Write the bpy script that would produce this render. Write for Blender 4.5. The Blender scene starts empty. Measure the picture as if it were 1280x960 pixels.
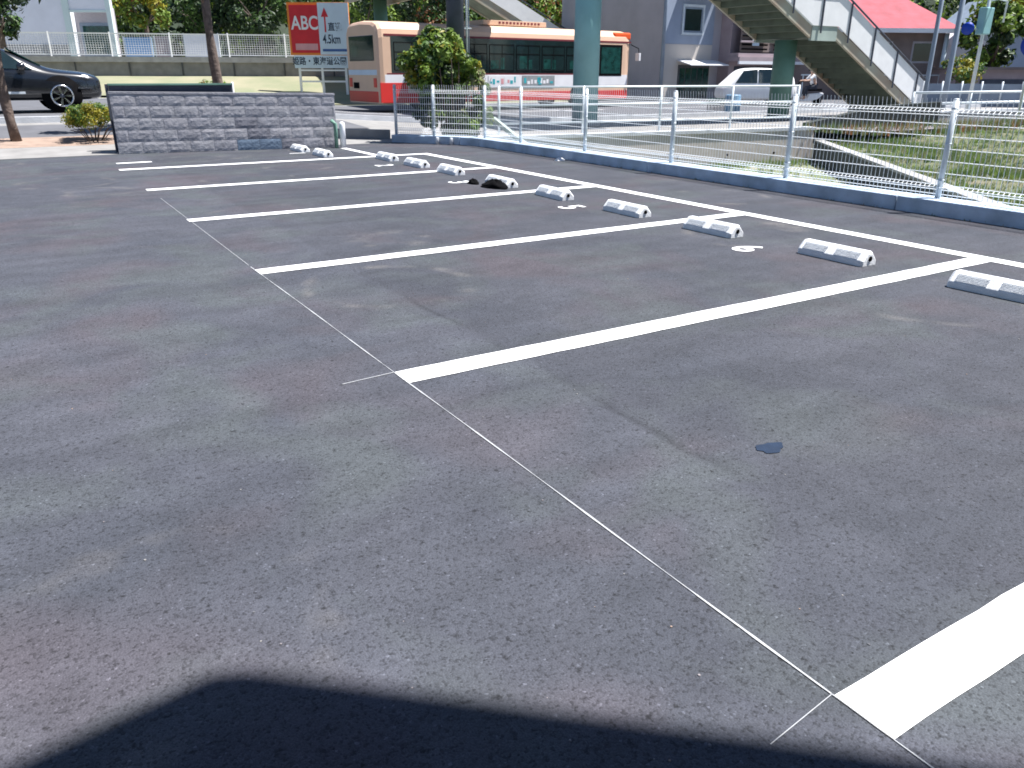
import bpy, math, random
from mathutils import Vector, Matrix
R = math.radians
random.seed(7)
sc = bpy.context.scene
C = sc.collection

# ------------------------------------------------------------------ camera
F = 987.858; PITCH = .37526; YAW = .55624; ROLL = .00284
CAM = Vector((-1.40658, -.75786, 1.35347))
cp, sp, cy, sy = math.cos(PITCH), math.sin(PITCH), math.cos(YAW), math.sin(YAW)
FW = Vector((sy*cp, cy*cp, -sp)); _rt = Vector((cy, -sy, 0)); _up = _rt.cross(FW)
RT = math.cos(ROLL)*_rt + math.sin(ROLL)*_up
UP = -math.sin(ROLL)*_rt + math.cos(ROLL)*_up
cam = bpy.data.cameras.new('camera'); camo = bpy.data.objects.new('camera', cam); C.objects.link(camo)
m = Matrix((RT, UP, -FW)).transposed().to_4x4(); m.translation = CAM
camo.matrix_world = m
cam.sensor_fit = 'HORIZONTAL'; cam.sensor_width = 36; cam.lens = F/1280*36
cam.clip_start = .05; cam.clip_end = 2000
sc.camera = camo
def at(x, y, d):
    return CAM + (FW + RT*((x-640)/F) - UP*((y-480)/F))*d

# ------------------------------------------------------------------ light
SUN_EL = R(66); SUN_H = Vector((1, -.48, 0)).normalized()
SUN = Vector((SUN_H.x*math.cos(SUN_EL), SUN_H.y*math.cos(SUN_EL), math.sin(SUN_EL)))
w = bpy.data.worlds.new('World'); sc.world = w; w.use_nodes = True
nt = w.node_tree; bg = nt.nodes['Background']
sky = nt.nodes.new('ShaderNodeTexSky'); sky.sky_type = 'NISHITA'; sky.sun_disc = False
sky.sun_elevation = SUN_EL; sky.sun_rotation = math.atan2(SUN_H.x, SUN_H.y)
sky.air_density = 1.0; sky.dust_density = .6; sky.ozone_density = 6
nt.links.new(sky.outputs[0], bg.inputs[0]); bg.inputs[1].default_value = .05
sl = bpy.data.lights.new('sun', 'SUN'); sl.energy = 4.6; sl.angle = R(.53); sl.color = (1, .965, .93)
so = bpy.data.objects.new('sun', sl); C.objects.link(so)
so.rotation_euler = (-SUN).to_track_quat('-Z', 'Y').to_euler(); so.location = (0, 0, 30)
sc.view_settings.view_transform = 'Standard'; sc.view_settings.look = 'None'
sc.view_settings.gamma = 1; sc.view_settings.use_curve_mapping = False
sc.view_settings.exposure = 1.3
sc.cycles.filter_width = 1.75

# ------------------------------------------------------------------ materials
def mat(name, col, rough=.7, var=.15, scale=6, metal=0, bump=0, bscale=40, spec=.4, col2=None, trans=0, coat=0, emit=None):
    mt = bpy.data.materials.new(name); mt.use_nodes = True
    n = mt.node_tree; p = n.nodes['Principled BSDF']; L = n.links.new
    p.inputs['Roughness'].default_value = rough; p.inputs['Metallic'].default_value = metal
    p.inputs['Specular IOR Level'].default_value = spec
    p.inputs['Coat Weight'].default_value = coat; p.inputs['Coat Roughness'].default_value = .05
    tc = n.nodes.new('ShaderNodeTexCoord')
    nz = n.nodes.new('ShaderNodeTexNoise'); nz.inputs['Scale'].default_value = scale; nz.inputs['Detail'].default_value = 6
    L(tc.outputs['Object'], nz.inputs['Vector'])
    rp = n.nodes.new('ShaderNodeValToRGB'); rp.color_ramp.elements[0].position = .3; rp.color_ramp.elements[1].position = .7
    c2 = col2 or tuple(min(1, c*(1+var)) for c in col); c1 = tuple(c*(1-var) for c in col) if not col2 else col
    rp.color_ramp.elements[0].color = (*c1, 1); rp.color_ramp.elements[1].color = (*c2, 1)
    L(nz.outputs[0], rp.inputs[0]); L(rp.outputs[0], p.inputs['Base Color'])
    if bump:
        nb = n.nodes.new('ShaderNodeTexNoise'); nb.inputs['Scale'].default_value = bscale; nb.inputs['Detail'].default_value = 4
        L(tc.outputs['Object'], nb.inputs['Vector'])
        b = n.nodes.new('ShaderNodeBump'); b.inputs['Strength'].default_value = bump; b.inputs['Distance'].default_value = .02
        L(nb.outputs[0], b.inputs['Height']); L(b.outputs[0], p.inputs['Normal'])
    if trans:
        t = n.nodes.new('ShaderNodeBsdfTranslucent'); L(rp.outputs[0], t.inputs[0])
        mx = n.nodes.new('ShaderNodeMixShader'); mx.inputs[0].default_value = trans
        L(p.outputs[0], mx.inputs[1]); L(t.outputs[0], mx.inputs[2]); L(mx.outputs[0], n.nodes['Material Output'].inputs[0])
    return mt

def asphalt():
    mt = bpy.data.materials.new('asphalt'); mt.use_nodes = True
    n = mt.node_tree; p = n.nodes['Principled BSDF']; L = n.links.new; N = n.nodes.new
    tc = N('ShaderNodeTexCoord'); V = tc.outputs['Object']
    def noise(scale, det=5, rough=.5, vec=V, dist=0):
        a = N('ShaderNodeTexNoise'); a.inputs['Scale'].default_value = scale; a.inputs['Detail'].default_value = det
        a.inputs['Roughness'].default_value = rough; a.inputs['Distortion'].default_value = dist; L(vec, a.inputs['Vector']); return a.outputs[0]
    def ramp(v, *st):
        r = N('ShaderNodeValToRGB'); e = r.color_ramp.elements
        e[0].position = st[0][0]; e[0].color = (*st[0][1], 1); e[1].position = st[1][0]; e[1].color = (*st[1][1], 1)
        for q in st[2:]:
            k = e.new(q[0]); k.color = (*q[1], 1)
        L(v, r.inputs[0]); return r.outputs[0]
    def mix(f, a, b, mode='MIX'):
        x = N('ShaderNodeMix'); x.data_type = 'RGBA'; x.blend_type = mode
        if isinstance(f, float): x.inputs[0].default_value = f
        else: L(f, x.inputs[0])
        for i, q in ((6, a), (7, b)):
            if isinstance(q, tuple): x.inputs[i].default_value = (*q, 1)
            else: L(q, x.inputs[i])
        return x.outputs[2]
    g = lambda v: (v, v, v)
    base = ramp(noise(.9, 4, .55), (.36, (.045, .050, .064)), (.64, (.061, .065, .081)))
    # rusty violet patches and cooler grey-green patches left by the roller
    base = mix(ramp(noise(.75, 3, .5, dist=.6), (.49, g(0)), (.66, g(.6))), base, (.073, .060, .070))
    mp = N('ShaderNodeMapping'); mp.inputs['Location'].default_value = (7, 3, 1); L(V, mp.inputs['Vector'])
    base = mix(ramp(noise(1.3, 3, .5, mp.outputs[0], .5), (.50, g(0)), (.66, g(.85))), base, (.061, .070, .078))
    # rolled streaks along the bays
    ms = N('ShaderNodeMapping'); ms.inputs['Scale'].default_value = (.5, 3.2, 1); ms.inputs['Rotation'].default_value = (0, 0, R(12)); L(V, ms.inputs['Vector'])
    base = mix(1.0, base, ramp(noise(1.1, 4, .6, ms.outputs[0]), (.32, g(.86)), (.70, g(1.14))), 'MULTIPLY')
    mid = ramp(noise(5, 5, .6), (.3, g(.88)), (.7, g(1.12)))
    base = mix(1.0, base, mid, 'MULTIPLY')
    # older seam along the bays: one side of x=.63 a little lighter, dark line in the joint
    sx = N('ShaderNodeSeparateXYZ'); L(V, sx.inputs[0])
    sy_ = N('ShaderNodeMath'); sy_.operation = 'MULTIPLY_ADD'; L(sx.outputs[1], sy_.inputs[0]); sy_.inputs[1].default_value = .125; sy_.inputs[2].default_value = -.06
    wob = N('ShaderNodeMath'); wob.operation = 'MULTIPLY_ADD'; L(noise(2.5, 3), wob.inputs[0]); wob.inputs[1].default_value = .10; L(sx.outputs[0], wob.inputs[2])
    d = N('ShaderNodeMath'); d.operation = 'SUBTRACT'; L(wob.outputs[0], d.inputs[0]); d.inputs[1].default_value = .68
    ab = N('ShaderNodeMath'); ab.operation = 'ABSOLUTE'; L(d.outputs[0], ab.inputs[0])
    seam = ramp(ab.outputs[0], (0.0, g(.58)), (.035, g(1)))
    seam = mix(ramp(noise(.8, 2), (.40, g(0)), (.52, g(1))), (1., 1., 1.), seam)
    seam = mix(ramp(sy_.outputs[0], (0., g(0)), (.12, g(1)), (.55, g(.8)), (.8, g(0))), (1., 1., 1.), seam)
    base = mix(1.0, base, seam, 'MULTIPLY')
    side = ramp(d.outputs[0], (0.0, g(1.05)), (.03, g(.92)))
    base = mix(1.0, base, side, 'MULTIPLY')
    # faint circular scuffs
    vo = N('ShaderNodeTexVoronoi'); vo.inputs['Scale'].default_value = .55; L(V, vo.inputs['Vector'])
    ring = ramp(vo.outputs['Distance'], (.29, g(0)), (.37, g(0)), (.33, g(1)))
    ring = mix(1.0, ring, ramp(noise(3.0, 2), (.48, g(0)), (.66, g(.6))), 'MULTIPLY')
    base = mix(ring, base, (.13, .125, .125))
    # aggregate: small stones, some pale, some dark pits
    st = N('ShaderNodeTexVoronoi'); st.inputs['Scale'].default_value = 150; L(V, st.inputs['Vector'])
    cs = N('ShaderNodeSeparateColor'); L(st.outputs['Color'], cs.inputs[0])
    base = mix(1.0, base, ramp(cs.outputs[0], (0., g(.50)), (.25, g(.90)), (.8, g(1.05)), (.96, g(1.08)), (.99, g(1.2)), (1., g(1.8))), 'MULTIPLY')
    fine = noise(260, 3, .7); base = mix(1.0, base, ramp(fine, (.35, g(.72)), (.65, g(1.25))), 'MULTIPLY')
    pit = ramp(noise(38, 4, .65), (.32, g(.35)), (.42, g(1)))
    base = mix(1.0, base, pit, 'MULTIPLY')
    L(base, p.inputs['Base Color'])
    p.inputs['Roughness'].default_value = .86; p.inputs['Specular IOR Level'].default_value = .35
    add = N('ShaderNodeMath'); add.operation = 'MULTIPLY_ADD'; L(st.outputs['Distance'], add.inputs[0]); add.inputs[1].default_value = -.6; L(noise(45, 5, .7), add.inputs[2])
    b = N('ShaderNodeBump'); b.inputs['Strength'].default_value = .45; b.inputs['Distance'].default_value = .007
    L(add.outputs[0], b.inputs['Height']); L(b.outputs[0], p.inputs['Normal'])
    return mt

def paint(name, lo=.62, hi=.85, wear=.33):
    mt = mat(name, (.8, .82, .84), .6, 0)
    n = mt.node_tree; p = n.nodes['Principled BSDF']; L = n.links.new
    tc = n.nodes.new('ShaderNodeTexCoord')
    a = n.nodes.new('ShaderNodeTexNoise'); a.inputs['Scale'].default_value = 55; a.inputs['Detail'].default_value = 6; a.inputs['Roughness'].default_value = .7
    L(tc.outputs['Object'], a.inputs['Vector'])
    r = n.nodes.new('ShaderNodeValToRGB'); e = r.color_ramp.elements
    e[0].position = wear-.05; e[0].color = (.35, .36, .38, 1); e[1].position = wear+.04; e[1].color = (hi-.06, hi-.04, hi-.02, 1)
    k = e.new(.62); k.color = (hi, hi, hi, 1)
    L(a.outputs[0], r.inputs[0]); L(r.outputs[0], p.inputs['Base Color'])
    b = n.nodes.new('ShaderNodeBump'); b.inputs['Strength'].default_value = .25; b.inputs['Distance'].default_value = .004
    L(a.outputs[0], b.inputs['Height']); L(b.outputs[0], p.inputs['Normal'])
    return mt

M = dict(
 asphalt=asphalt(), paint=paint('road_paint'), chalk=paint('chalk', wear=.47, hi=.42),
 road=mat('road_asphalt', (.105, .108, .12), .85, .15, 2, bump=.3),
 walk=mat('pavement_concrete', (.23, .225, .22), .85, .15, 3, bump=.2),
 conc=mat('concrete', (.31, .31, .31), .85, .18, 2.5, bump=.3, bscale=15),
 kerb=mat('kerb_concrete', (.50, .52, .55), .8, .12, 3, bump=.25, bscale=25),
 beige=mat('beige_concrete', (.56, .50, .46), .85, 0, 1.2, col2=(.44, .41, .38), bump=.25, bscale=8),
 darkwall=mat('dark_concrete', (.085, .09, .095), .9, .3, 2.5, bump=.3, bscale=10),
 soil=mat('dry_soil', (.27, .20, .16), .95, .2, 5, bump=.5, bscale=30),
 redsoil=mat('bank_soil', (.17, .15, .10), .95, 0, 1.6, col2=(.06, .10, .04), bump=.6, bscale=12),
 drygrass=mat('dry_grass_bank', (.27, .25, .17), .95, 0, .8, col2=(.18, .20, .12), bump=.5, bscale=20),
 mossfloor=mat('mossy_channel_bed', (.10, .14, .05), .95, 0, 1.5, col2=(.26, .25, .20), bump=.5, bscale=12),
 white=mat('white_paint', (.78, .79, .80), .5, .05, 3),
 galv=mat('pale_galvanised', (.60, .66, .70), .45, .08, 8, metal=.25),
 wire=mat('white_coated_wire', (.84, .87, .89), .45, .05, 8),
 teal=mat('teal_paint', (.22, .41, .43), .5, .12, 1.5),
 palegreen=mat('pale_green_paint', (.36, .43, .39), .6, .12, 2),
 kerbshade=mat('shade_tinted_kerb', (.44, .53, .64), .8, .22, 3.5, bump=.25, bscale=25),  # blue of the sky-lit shade is put into the kerb's base colour
 stairshade=mat('under_stair_shade', (.035, .042, .04), .95, .3, 2.5, bump=.3, bscale=10),  # near black: shade under the stairs put into the colour
 green=mat('green_paint', (.13, .25, .20), .55, .2, 1.5),
 soffit=mat('green_soffit', (.12, .145, .11), .7, .25, 2),
 tan=mat('tan_paint', (.42, .43, .35), .6, 0, 1.2, col2=(.36, .27, .20)),
 pole=mat('weathered_pole', (.055, .065, .09), .7, .2, 3),
 bark=mat('bark', (.13, .10, .085), .95, .35, 12, bump=.8, bscale=25),
 barkpatch=mat('bare_bark', (.30, .16, .10), .9, .2, 10),
 leaf1=mat('leaf_dark', (.020, .045, .016), .55, .3, 2, trans=.2),
 leaf2=mat('leaf_mid', (.06, .12, .025), .5, .3, 2, trans=.3),
 leaf3=mat('leaf_light', (.17, .26, .04), .5, .25, 2, trans=.35),
 leafy=mat('leaf_yellow', (.30, .27, .03), .5, .3, 2, trans=.35),
 leafr=mat('leaf_rust', (.22, .09, .03), .6, .3, 2, trans=.2),
 flower=mat('red_flower', (.5, .05, .07), .6, .2, 2),
 grass1=mat('grass_green', (.09, .15, .05), .7, .3, 2, trans=.3),
 grass2=mat('grass_straw', (.21, .21, .11), .8, .3, 2, trans=.3),
 black=mat('black_rubber', (.005, .005, .006), 1, .2, 8, spec=.08),
 blackpaint=mat('black_car_paint', (.010, .012, .016), .22, .1, 3, spec=.6, coat=.8),
 glass=mat('dark_glass', (.010, .022, .024), .06, .2, 2, spec=.8),
 tglass=mat('green_tinted_glass', (.01, .05, .045), .08, .5, 5, spec=.8),
 chrome=mat('chrome', (.75, .77, .8), .18, .05, 3, metal=1),
 lamp=mat('lamp_lens', (.8, .82, .85), .15, .05, 3, spec=.8),
 cream=mat('cream_paint', (.66, .45, .32), .4, .05, 1),
 orange=mat('orange_paint', (.75, .10, .02), .4, .08, 1),
 red=mat('red_paint', (.62, .035, .03), .4, .08, 1),
 adwhite=mat('ad_white', (.72, .72, .74), .5, .06, 2),
 adgrey=mat('ad_grey', (.25, .27, .28), .5, .15, 6),
 adteal=mat('ad_teal', (.03, .35, .40), .5, .1, 2),
 maroon=mat('maroon', (.16, .02, .03), .5, .1, 2),
 signorange=mat('sign_orange', (.70, .22, .03), .5, .08, 2),
 signred=mat('sign_red', (.55, .02, .03), .5, .1, 2),
 signpink=mat('sign_pink', (.60, .30, .32), .5, .1, 2),
 signpale=mat('sign_pale_blue', (.55, .66, .75), .5, .05, 2),
 ink=mat('dark_ink', (.02, .04, .07), .6, .1, 2),
 inkblue=mat('blue_ink', (.05, .12, .32), .6, .1, 2),
 wallwhite=mat('white_render', (.74, .76, .80), .8, .05, 1),
 wallmint=mat('mint_trim', (.60, .72, .68), .7, .05, 1),
 wallgrey=mat('purple_grey_render', (.40, .38, .41), .85, .08, 1),
 wallblue=mat('blue_grey_render', (.28, .33, .42), .85, .08, 1),
 wallbeige=mat('beige_render', (.52, .48, .44), .85, .06, 1),
 wallmauve=mat('mauve_siding', (.34, .28, .30), .85, .12, 1.5),
 wallbrown=mat('brown_siding', (.20, .16, .15), .85, .2, 1.5),
 tile=mat('red_roof_tile', (.31, .055, .075), .75, .2, 2, bump=.4, bscale=10),
 bluepanel=mat('blue_panel', (.18, .38, .68), .5, .08, 1),
 signblue=mat('sign_blue', (.01, .05, .42), .4, .05, 2),
 barrel=mat('blue_barrel', (.15, .28, .42), .5, .1, 2),
 skin=mat('skin', (.45, .28, .20), .6, .05, 4),
 shirt=mat('white_shirt', (.75, .76, .78), .8, .05, 4),
 trousers=mat('dark_trousers', (.03, .035, .05), .85, .1, 4),
 wet=mat('wet_oil_patch', (.010, .021, .045), .5, .2, 20, spec=.4),
 stopw=mat('stop_white', (.78, .80, .82), .55, .06, 14, bump=.15, bscale=60),
 gravel=mat('rubble', (.22, .20, .21), .95, .35, 7, bump=.8, bscale=14),
 fenceblue=mat('blue_grey_panel', (.22, .27, .34), .6, .15, 1.5),
)
def blockmat(name, c):
    return mat(name, c, .92, .14, 7, bump=.35, bscale=22)
BL = [blockmat('block_a', (.36, .36, .385)), blockmat('block_b', (.39, .385, .41)), blockmat('block_c', (.32, .32, .35)),
      blockmat('block_dark', (.23, .23, .26)), blockmat('block_blue', (.17, .23, .31))]

# ------------------------------------------------------------------ mesh helpers
class MB:
    def __init__(s): s.v = []; s.f = []; s.mi = []; s.m = []; s.sm = []
    def slot(s, mt):
        if mt not in s.m: s.m.append(mt)
        return s.m.index(mt)
    def add(s, vs, fs, mt, smooth=False):
        b = len(s.v); s.v += [tuple(v) for v in vs]; k = s.slot(mt)
        for f in fs: s.f.append([b+i for i in f]); s.mi.append(k); s.sm.append(smooth)
    def box(s, a, b, mt):
        (x0, y0, z0), (x1, y1, z1) = a, b
        s.add([(x0,y0,z0),(x1,y0,z0),(x1,y1,z0),(x0,y1,z0),(x0,y0,z1),(x1,y0,z1),(x1,y1,z1),(x0,y1,z1)],
              [(0,3,2,1),(4,5,6,7),(0,1,5,4),(1,2,6,5),(2,3,7,6),(3,0,4,7)], mt)
    def beam(s, p, q, wd, ht, mt):       # rectangular bar, wd horizontal, ht vertical-ish
        p = Vector(p); q = Vector(q); d = (q-p).normalized(); up = Vector((0,0,1))
        if abs(d.z) > .95: up = Vector((0,1,0))
        s_ = d.cross(up).normalized()*wd/2; u = s_.cross(d).normalized()*ht/2
        vs = [p-s_-u, p+s_-u, p+s_+u, p-s_+u, q-s_-u, q+s_-u, q+s_+u, q-s_+u]
        s.add(vs, [(0,1,2,3),(7,6,5,4),(0,4,5,1),(1,5,6,2),(2,6,7,3),(3,7,4,0)], mt)
    def tube(s, pts, r, mt, n=8, cap=True):
        pts = [Vector(p) for p in pts]; rr = r if isinstance(r, (list, tuple)) else [r]*len(pts); rings = []
        for i, p in enumerate(pts):
            d = (pts[min(i+1, len(pts)-1)]-pts[max(i-1, 0)]).normalized()
            a = Vector((0,0,1)) if abs(d.z) < .9 else Vector((1,0,0))
            u = d.cross(a).normalized(); v = d.cross(u)
            rings.append([p+(u*math.cos(t)+v*math.sin(t))*rr[i] for t in [2*math.pi*k/n for k in range(n)]])
        vs = sum(rings, []); fs = []
        for i in range(len(pts)-1):
            for k in range(n): fs.append((i*n+k, (i+1)*n+k, (i+1)*n+(k+1) % n, i*n+(k+1) % n))
        if cap: fs += [tuple(range(n)), tuple(reversed(range((len(pts)-1)*n, len(pts)*n)))]
        s.add(vs, fs, mt, n > 5)
    def lathe(s, prof, mt, n=20, M4=None):  # prof: (r,z)
        vs = []; fs = []
        for r, z in prof:
            for k in range(n): vs.append(Vector((r*math.cos(2*math.pi*k/n), r*math.sin(2*math.pi*k/n), z)))
        for i in range(len(prof)-1):
            for k in range(n): fs.append((i*n+k, i*n+(k+1) % n, (i+1)*n+(k+1) % n, (i+1)*n+k))
        fs += [tuple(reversed(range(n))), tuple(range((len(prof)-1)*n, len(prof)*n))]
        if M4: vs = [M4 @ v for v in vs]
        s.add(vs, fs, mt, True)
    def prism(s, poly, a, b, mt, axis='y'):   # poly of 2D points extruded between a and b
        n = len(poly)
        g = {'y': lambda p, t: (p[0], t, p[1]), 'z': lambda p, t: (p[0], p[1], t), 'x': lambda p, t: (t, p[0], p[1])}[axis]
        vs = [g(p, a) for p in poly]+[g(p, b) for p in poly]
        fs = [tuple(range(n)), tuple(reversed(range(n, 2*n)))]+[(i, n+i, n+(i+1) % n, (i+1) % n) for i in range(n)]
        s.add(vs, fs, mt)
    def quad(s, vs, mt): s.add(vs, [tuple(range(len(vs)))], mt)
    def build(s, name, parent=None, loc=None, bevel=0, rot=None):
        me = bpy.data.meshes.new(name); me.from_pydata(s.v, [], s.f)
        for q in s.m: me.materials.append(q)
        me.polygons.foreach_set('material_index', s.mi); me.polygons.foreach_set('use_smooth', s.sm); me.update()
        import bmesh
        bm = bmesh.new(); bm.from_mesh(me)
        if len(bm.faces) < 5000: bmesh.ops.recalc_face_normals(bm, faces=bm.faces)
        bm.to_mesh(me); bm.free()
        o = bpy.data.objects.new(name, me); C.objects.link(o)
        if parent: o.parent = parent
        if loc: o.location = loc
        if rot: o.rotation_euler = rot
        if bevel:
            b = o.modifiers.new('bevel', 'BEVEL'); b.width = bevel; b.segments = 2; b.limit_method = 'ANGLE'
        return o
def tag(o, label=None, cat=None, group=None, kind=None):
    for k, v in (('label', label), ('category', cat), ('group', group), ('kind', kind)):
        if v: o[k] = v
    return o
def empty(name, loc, label, cat, group=None, rz=0):
    o = bpy.data.objects.new(name, None); C.objects.link(o); o.location = loc; o.rotation_euler = (0, 0, rz)
    o.empty_display_size = .2
    return tag(o, label, cat, group)
def kids(o): return [c for c in C.objects if c.parent == o]
def copy_tree(o, parent=None):
    c = o.copy(); C.objects.link(c); c.parent = parent
    for ch in kids(o): copy_tree(ch, c)
    return c
def text(body, size, mt, parent, mw, name='lettering', thick=.004, sx=1):
    cu = bpy.data.curves.new(name, 'FONT'); cu.body = body; cu.size = size; cu.align_x = 'CENTER'; cu.align_y = 'CENTER'
    cu.extrude = thick; cu.offset = size*.018
    t = bpy.data.objects.new('tmp', cu); C.objects.link(t)
    dg = bpy.context.evaluated_depsgraph_get(); me = bpy.data.meshes.new_from_object(t.evaluated_get(dg))
    bpy.data.objects.remove(t); me.materials.clear(); me.materials.append(mt); me.name = name
    for v in me.vertices: v.co.x *= sx
    o = bpy.data.objects.new(name, me); C.objects.link(o); o.parent = parent; o.matrix_local = mw
    return o

# ------------------------------------------------------------------ ground heights
def lerp_tab(t, x):
    if x <= t[0][0]: return t[0][1]
    for (a, b), (c, d) in zip(t, t[1:]):
        if x <= c: return b+(d-b)*(x-a)/(c-a)
    return t[-1][1]
PROF = [(15.1, 0), (16.2, .08), (17.4, .17), (19.2, .29), (19.9, .35), (21.3, .43), (60, .43)]
def sm(a, b, x):
    t = max(0, min(1, (x-a)/(b-a))); return t*t*(3-2*t)
def h(x, y): return (1-sm(3.5, 11, x))*lerp_tab(PROF, y)
def edge(x): return 15.1 if x < 6.4 else 14.85-.14*(x-6.9)
def grid(name, x0, x1, y0, y1, mt, dz=0, nx=60, ny=14, zf=h, build=True):
    f0 = y0 if callable(y0) else (lambda x: y0); f1 = y1 if callable(y1) else (lambda x: y1)
    vs = []; fs = []
    for i in range(nx+1):
        x = x0+(x1-x0)*i/nx
        for j in range(ny+1):
            y = f0(x)+(f1(x)-f0(x))*j/ny; vs.append((x, y, zf(x, y)+dz))
    for i in range(nx):
        for j in range(ny):
            a = i*(ny+1)+j; fs.append((a, a+ny+1, a+ny+2, a+1))
    b = MB(); b.add(vs, fs, mt, True)
    return tag(b.build(name), kind='structure')

# lot
b = MB(); b.box((-60, -60, -1.3), (6.62, 15.1, 0), M['asphalt'])
lot = tag(b.build('parking_lot'), kind='structure')
# general ground beyond
grid('ground', -80, 6.4, 15.1, 34, M['walk'], -.01, 90, 40)
grid('ground', 6.4, 40, edge, 34, M['walk'], -.01, 40, 40)
g2 = grid('ground', -200, 300, 34, 400, M['drygrass'], -.02, 60, 30)
g3 = grid('ground', 40, 300, -200, 34, M['road'], -.02, 6, 6)
# road
grid('road', -80, 40, 19.95, 33.5, M['road'], -.006+.02, 90, 14)
def strip(name, x0, x1, y0, y1, mt, dz, kind=True, nx=40, ny=3): return grid(name, x0, x1, y0, y1, mt, dz, nx, ny)
strip('pavement', -40, 4.3, 15.1, 16.25, M['walk'], .004)
strip('planting_strip', -40, 4.0, 16.25, 17.45, M['soil'], .006)
strip('pavement', -40, 6.0, 17.45, 19.3, M['road'], .006)
strip('road_line', -60, 40, 20.55, 20.7, M['paint'], .02, nx=60)
strip('road_line', -60, 40, 33.0, 33.15, M['paint'], .02, nx=60)
for k in range(9):
    strip('road_line', -20+k*7, -16+k*7, 25.2, 25.35, M['paint'], .02, nx=4)
# road kerb (solid step following the slope)
b = MB()
xs = [-60+i*2 for i in range(51)]
for x0, x1 in zip(xs, xs[1:]):
    z0, z1 = h(x0, 19.8)-.02, h(x1, 19.8)-.02
    vs = [(x0,19.72,z0),(x1,19.72,z1),(x1,19.9,z1),(x0,19.9,z0)]
    vs += [(x, y, z+.13) for x, y, z in vs]
    b.add(vs, [(0,3,2,1),(4,5,6,7),(0,1,5,4),(2,3,7,6)], M['kerb'])
tag(b.build('road_kerb'), kind='structure')

# channel bed and right bank
A = Vector((16.76, 13.46)); B = Vector((9.54, 4.87)); AB = (B-A)
def xab(y): return A.x+(y-A.y)*AB.x/AB.y
b = MB(); b.box((6.6, -40, -1.5), (17.4, 15.2, -.8), M['mossfloor']); tag(b.build('channel_bed'), kind='structure')
def bank(x, y):
    t = sm(0, 7, x-xab(y)); return -.30+.24*t+.05*math.sin(x*1.3+y*.7)*t
def xmap(y): return xab(y)+.1
vs = []; fs = []; nx, ny = 60, 40
for j in range(ny+1):
    y = -40+(edge(20)-.2+40)*(j/ny) if j < ny else 13.35
    for i in range(nx+1):
        x = max(7.0, xmap(y))+ (42-max(7.0, xmap(y)))*(i/nx)**1.7
        vs.append((x, y, bank(x, y)))
for j in range(ny):
    for i in range(nx):
        a = j*(nx+1)+i; fs.append((a, a+1, a+nx+2, a+nx+1))
b = MB(); b.add(vs, fs, M['redsoil'], True); tag(b.build('grass_bank'), kind='structure')
strip('rubble_ground', 17, 41, 12.0, lambda x: edge(x)+.02, M['gravel'], .0)

# ------------------------------------------------------------------ painted markings
def line(x0, y0, x1, y1, w_, name='parking_line', mt='paint', z=.004):
    p = Vector((x0, y0, 0)); q = Vector((x1, y1, 0)); d = (q-p).normalized(); s_ = Vector((-d.y, d.x, 0))*w_/2
    b = MB(); n = max(1, int((q-p).length/.12)); vs = []; fs = []
    for i in range(n+1):
        c = p+(q-p)*i/n
        for k in (-1, 1): vs.append(c+s_*(k+random.uniform(-.035, .035))+Vector((0, 0, z)))
    fs = [(2*i, 2*i+2, 2*i+3, 2*i+1) for i in range(n)]
    b.add(vs, fs, M[mt]); return tag(b.build(name), kind='structure')
for k in range(6):
    line(0, 2.5*k+.0, 5.0-.075 if k else 4.925, 2.5*k, .165 if k else .155)
line(5.0, -4, 5.0, 12.58, .15)
line(4.14, 12.58, 4.14, 14.3, .12)
b = MB(); vs = []; nn = 160
for k in range(nn+1):
    y_ = -1.2+6.4*k/nn; w_ = .0026*(1+.45*math.sin(k*.37)+random.uniform(-.25, .25)); o_ = .0012*math.sin(k*.11)
    vs += [(o_-w_, y_, .003), (o_+w_, y_, .003)]
b.add(vs, [(2*k, 2*k+1, 2*k+3, 2*k+2) for k in range(nn)], M['chalk']); tag(b.build('chalk_line'), kind='structure')
line(.0, 5.25, .03, 9.2, .0042, 'chalk_line', 'chalk', .003)
line(-.24, .055, 0, .082, .0022, 'chalk_line', 'chalk', .003)
line(-.27, 2.565, 0, 2.585, .006, 'chalk_line', 'chalk', .003)
line(.08, 13.47, .60, 13.50, .13, 'parking_line')
for body, (x, y) in zip('65321', [(3.67, 3.74), (3.69, 6.25), (3.64, 8.72), (3.60, 11.1), (3.05, 13.72)]):
    o = text(body, .40, M['paint'], None, Matrix.Translation((x, y, .0045)) @ Matrix.Rotation(R(-90), 4, 'Z'), 'bay_number', .0005)
    o['kind'] = 'structure'
# wet spot
b = MB(); vs = []
for k in range(28):
    t = 2*math.pi*k/28; r = 1+.14*math.sin(3*t+1)+.08*math.sin(7*t)
    vs.append((.905+.062*r*math.cos(t)*1.0, 1.06+.040*r*math.sin(t), .003))
b.quad(vs, M['wet']); tag(b.build('oil_stain'), kind='structure')

b = MB(); rnd = random.Random(12)
for i in range(260):
    y = .1+rnd.random()**2*9; x = rnd.uniform(-3.5, 5.8); q = rnd.uniform(.0015, .004)
    vs = [(x+q*math.cos(t+i)*rnd.uniform(.7, 1.2), y+q*math.sin(t+i)*rnd.uniform(.7, 1.2), z) for z in (0, q*.7) for t in (0, 1.3, 2.5, 3.8, 5.0)]
    b.add(vs, [(5,6,7,8,9)]+[(k, (k+1) % 5, 5+(k+1) % 5, 5+k) for k in range(5)], M[rnd.choice(['walk', 'road', 'road', 'gravel', 'gravel', 'soil'])])
tag(b.build('gravel'), 'loose grit and tiny stones scattered on the asphalt', kind='stuff')

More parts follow.
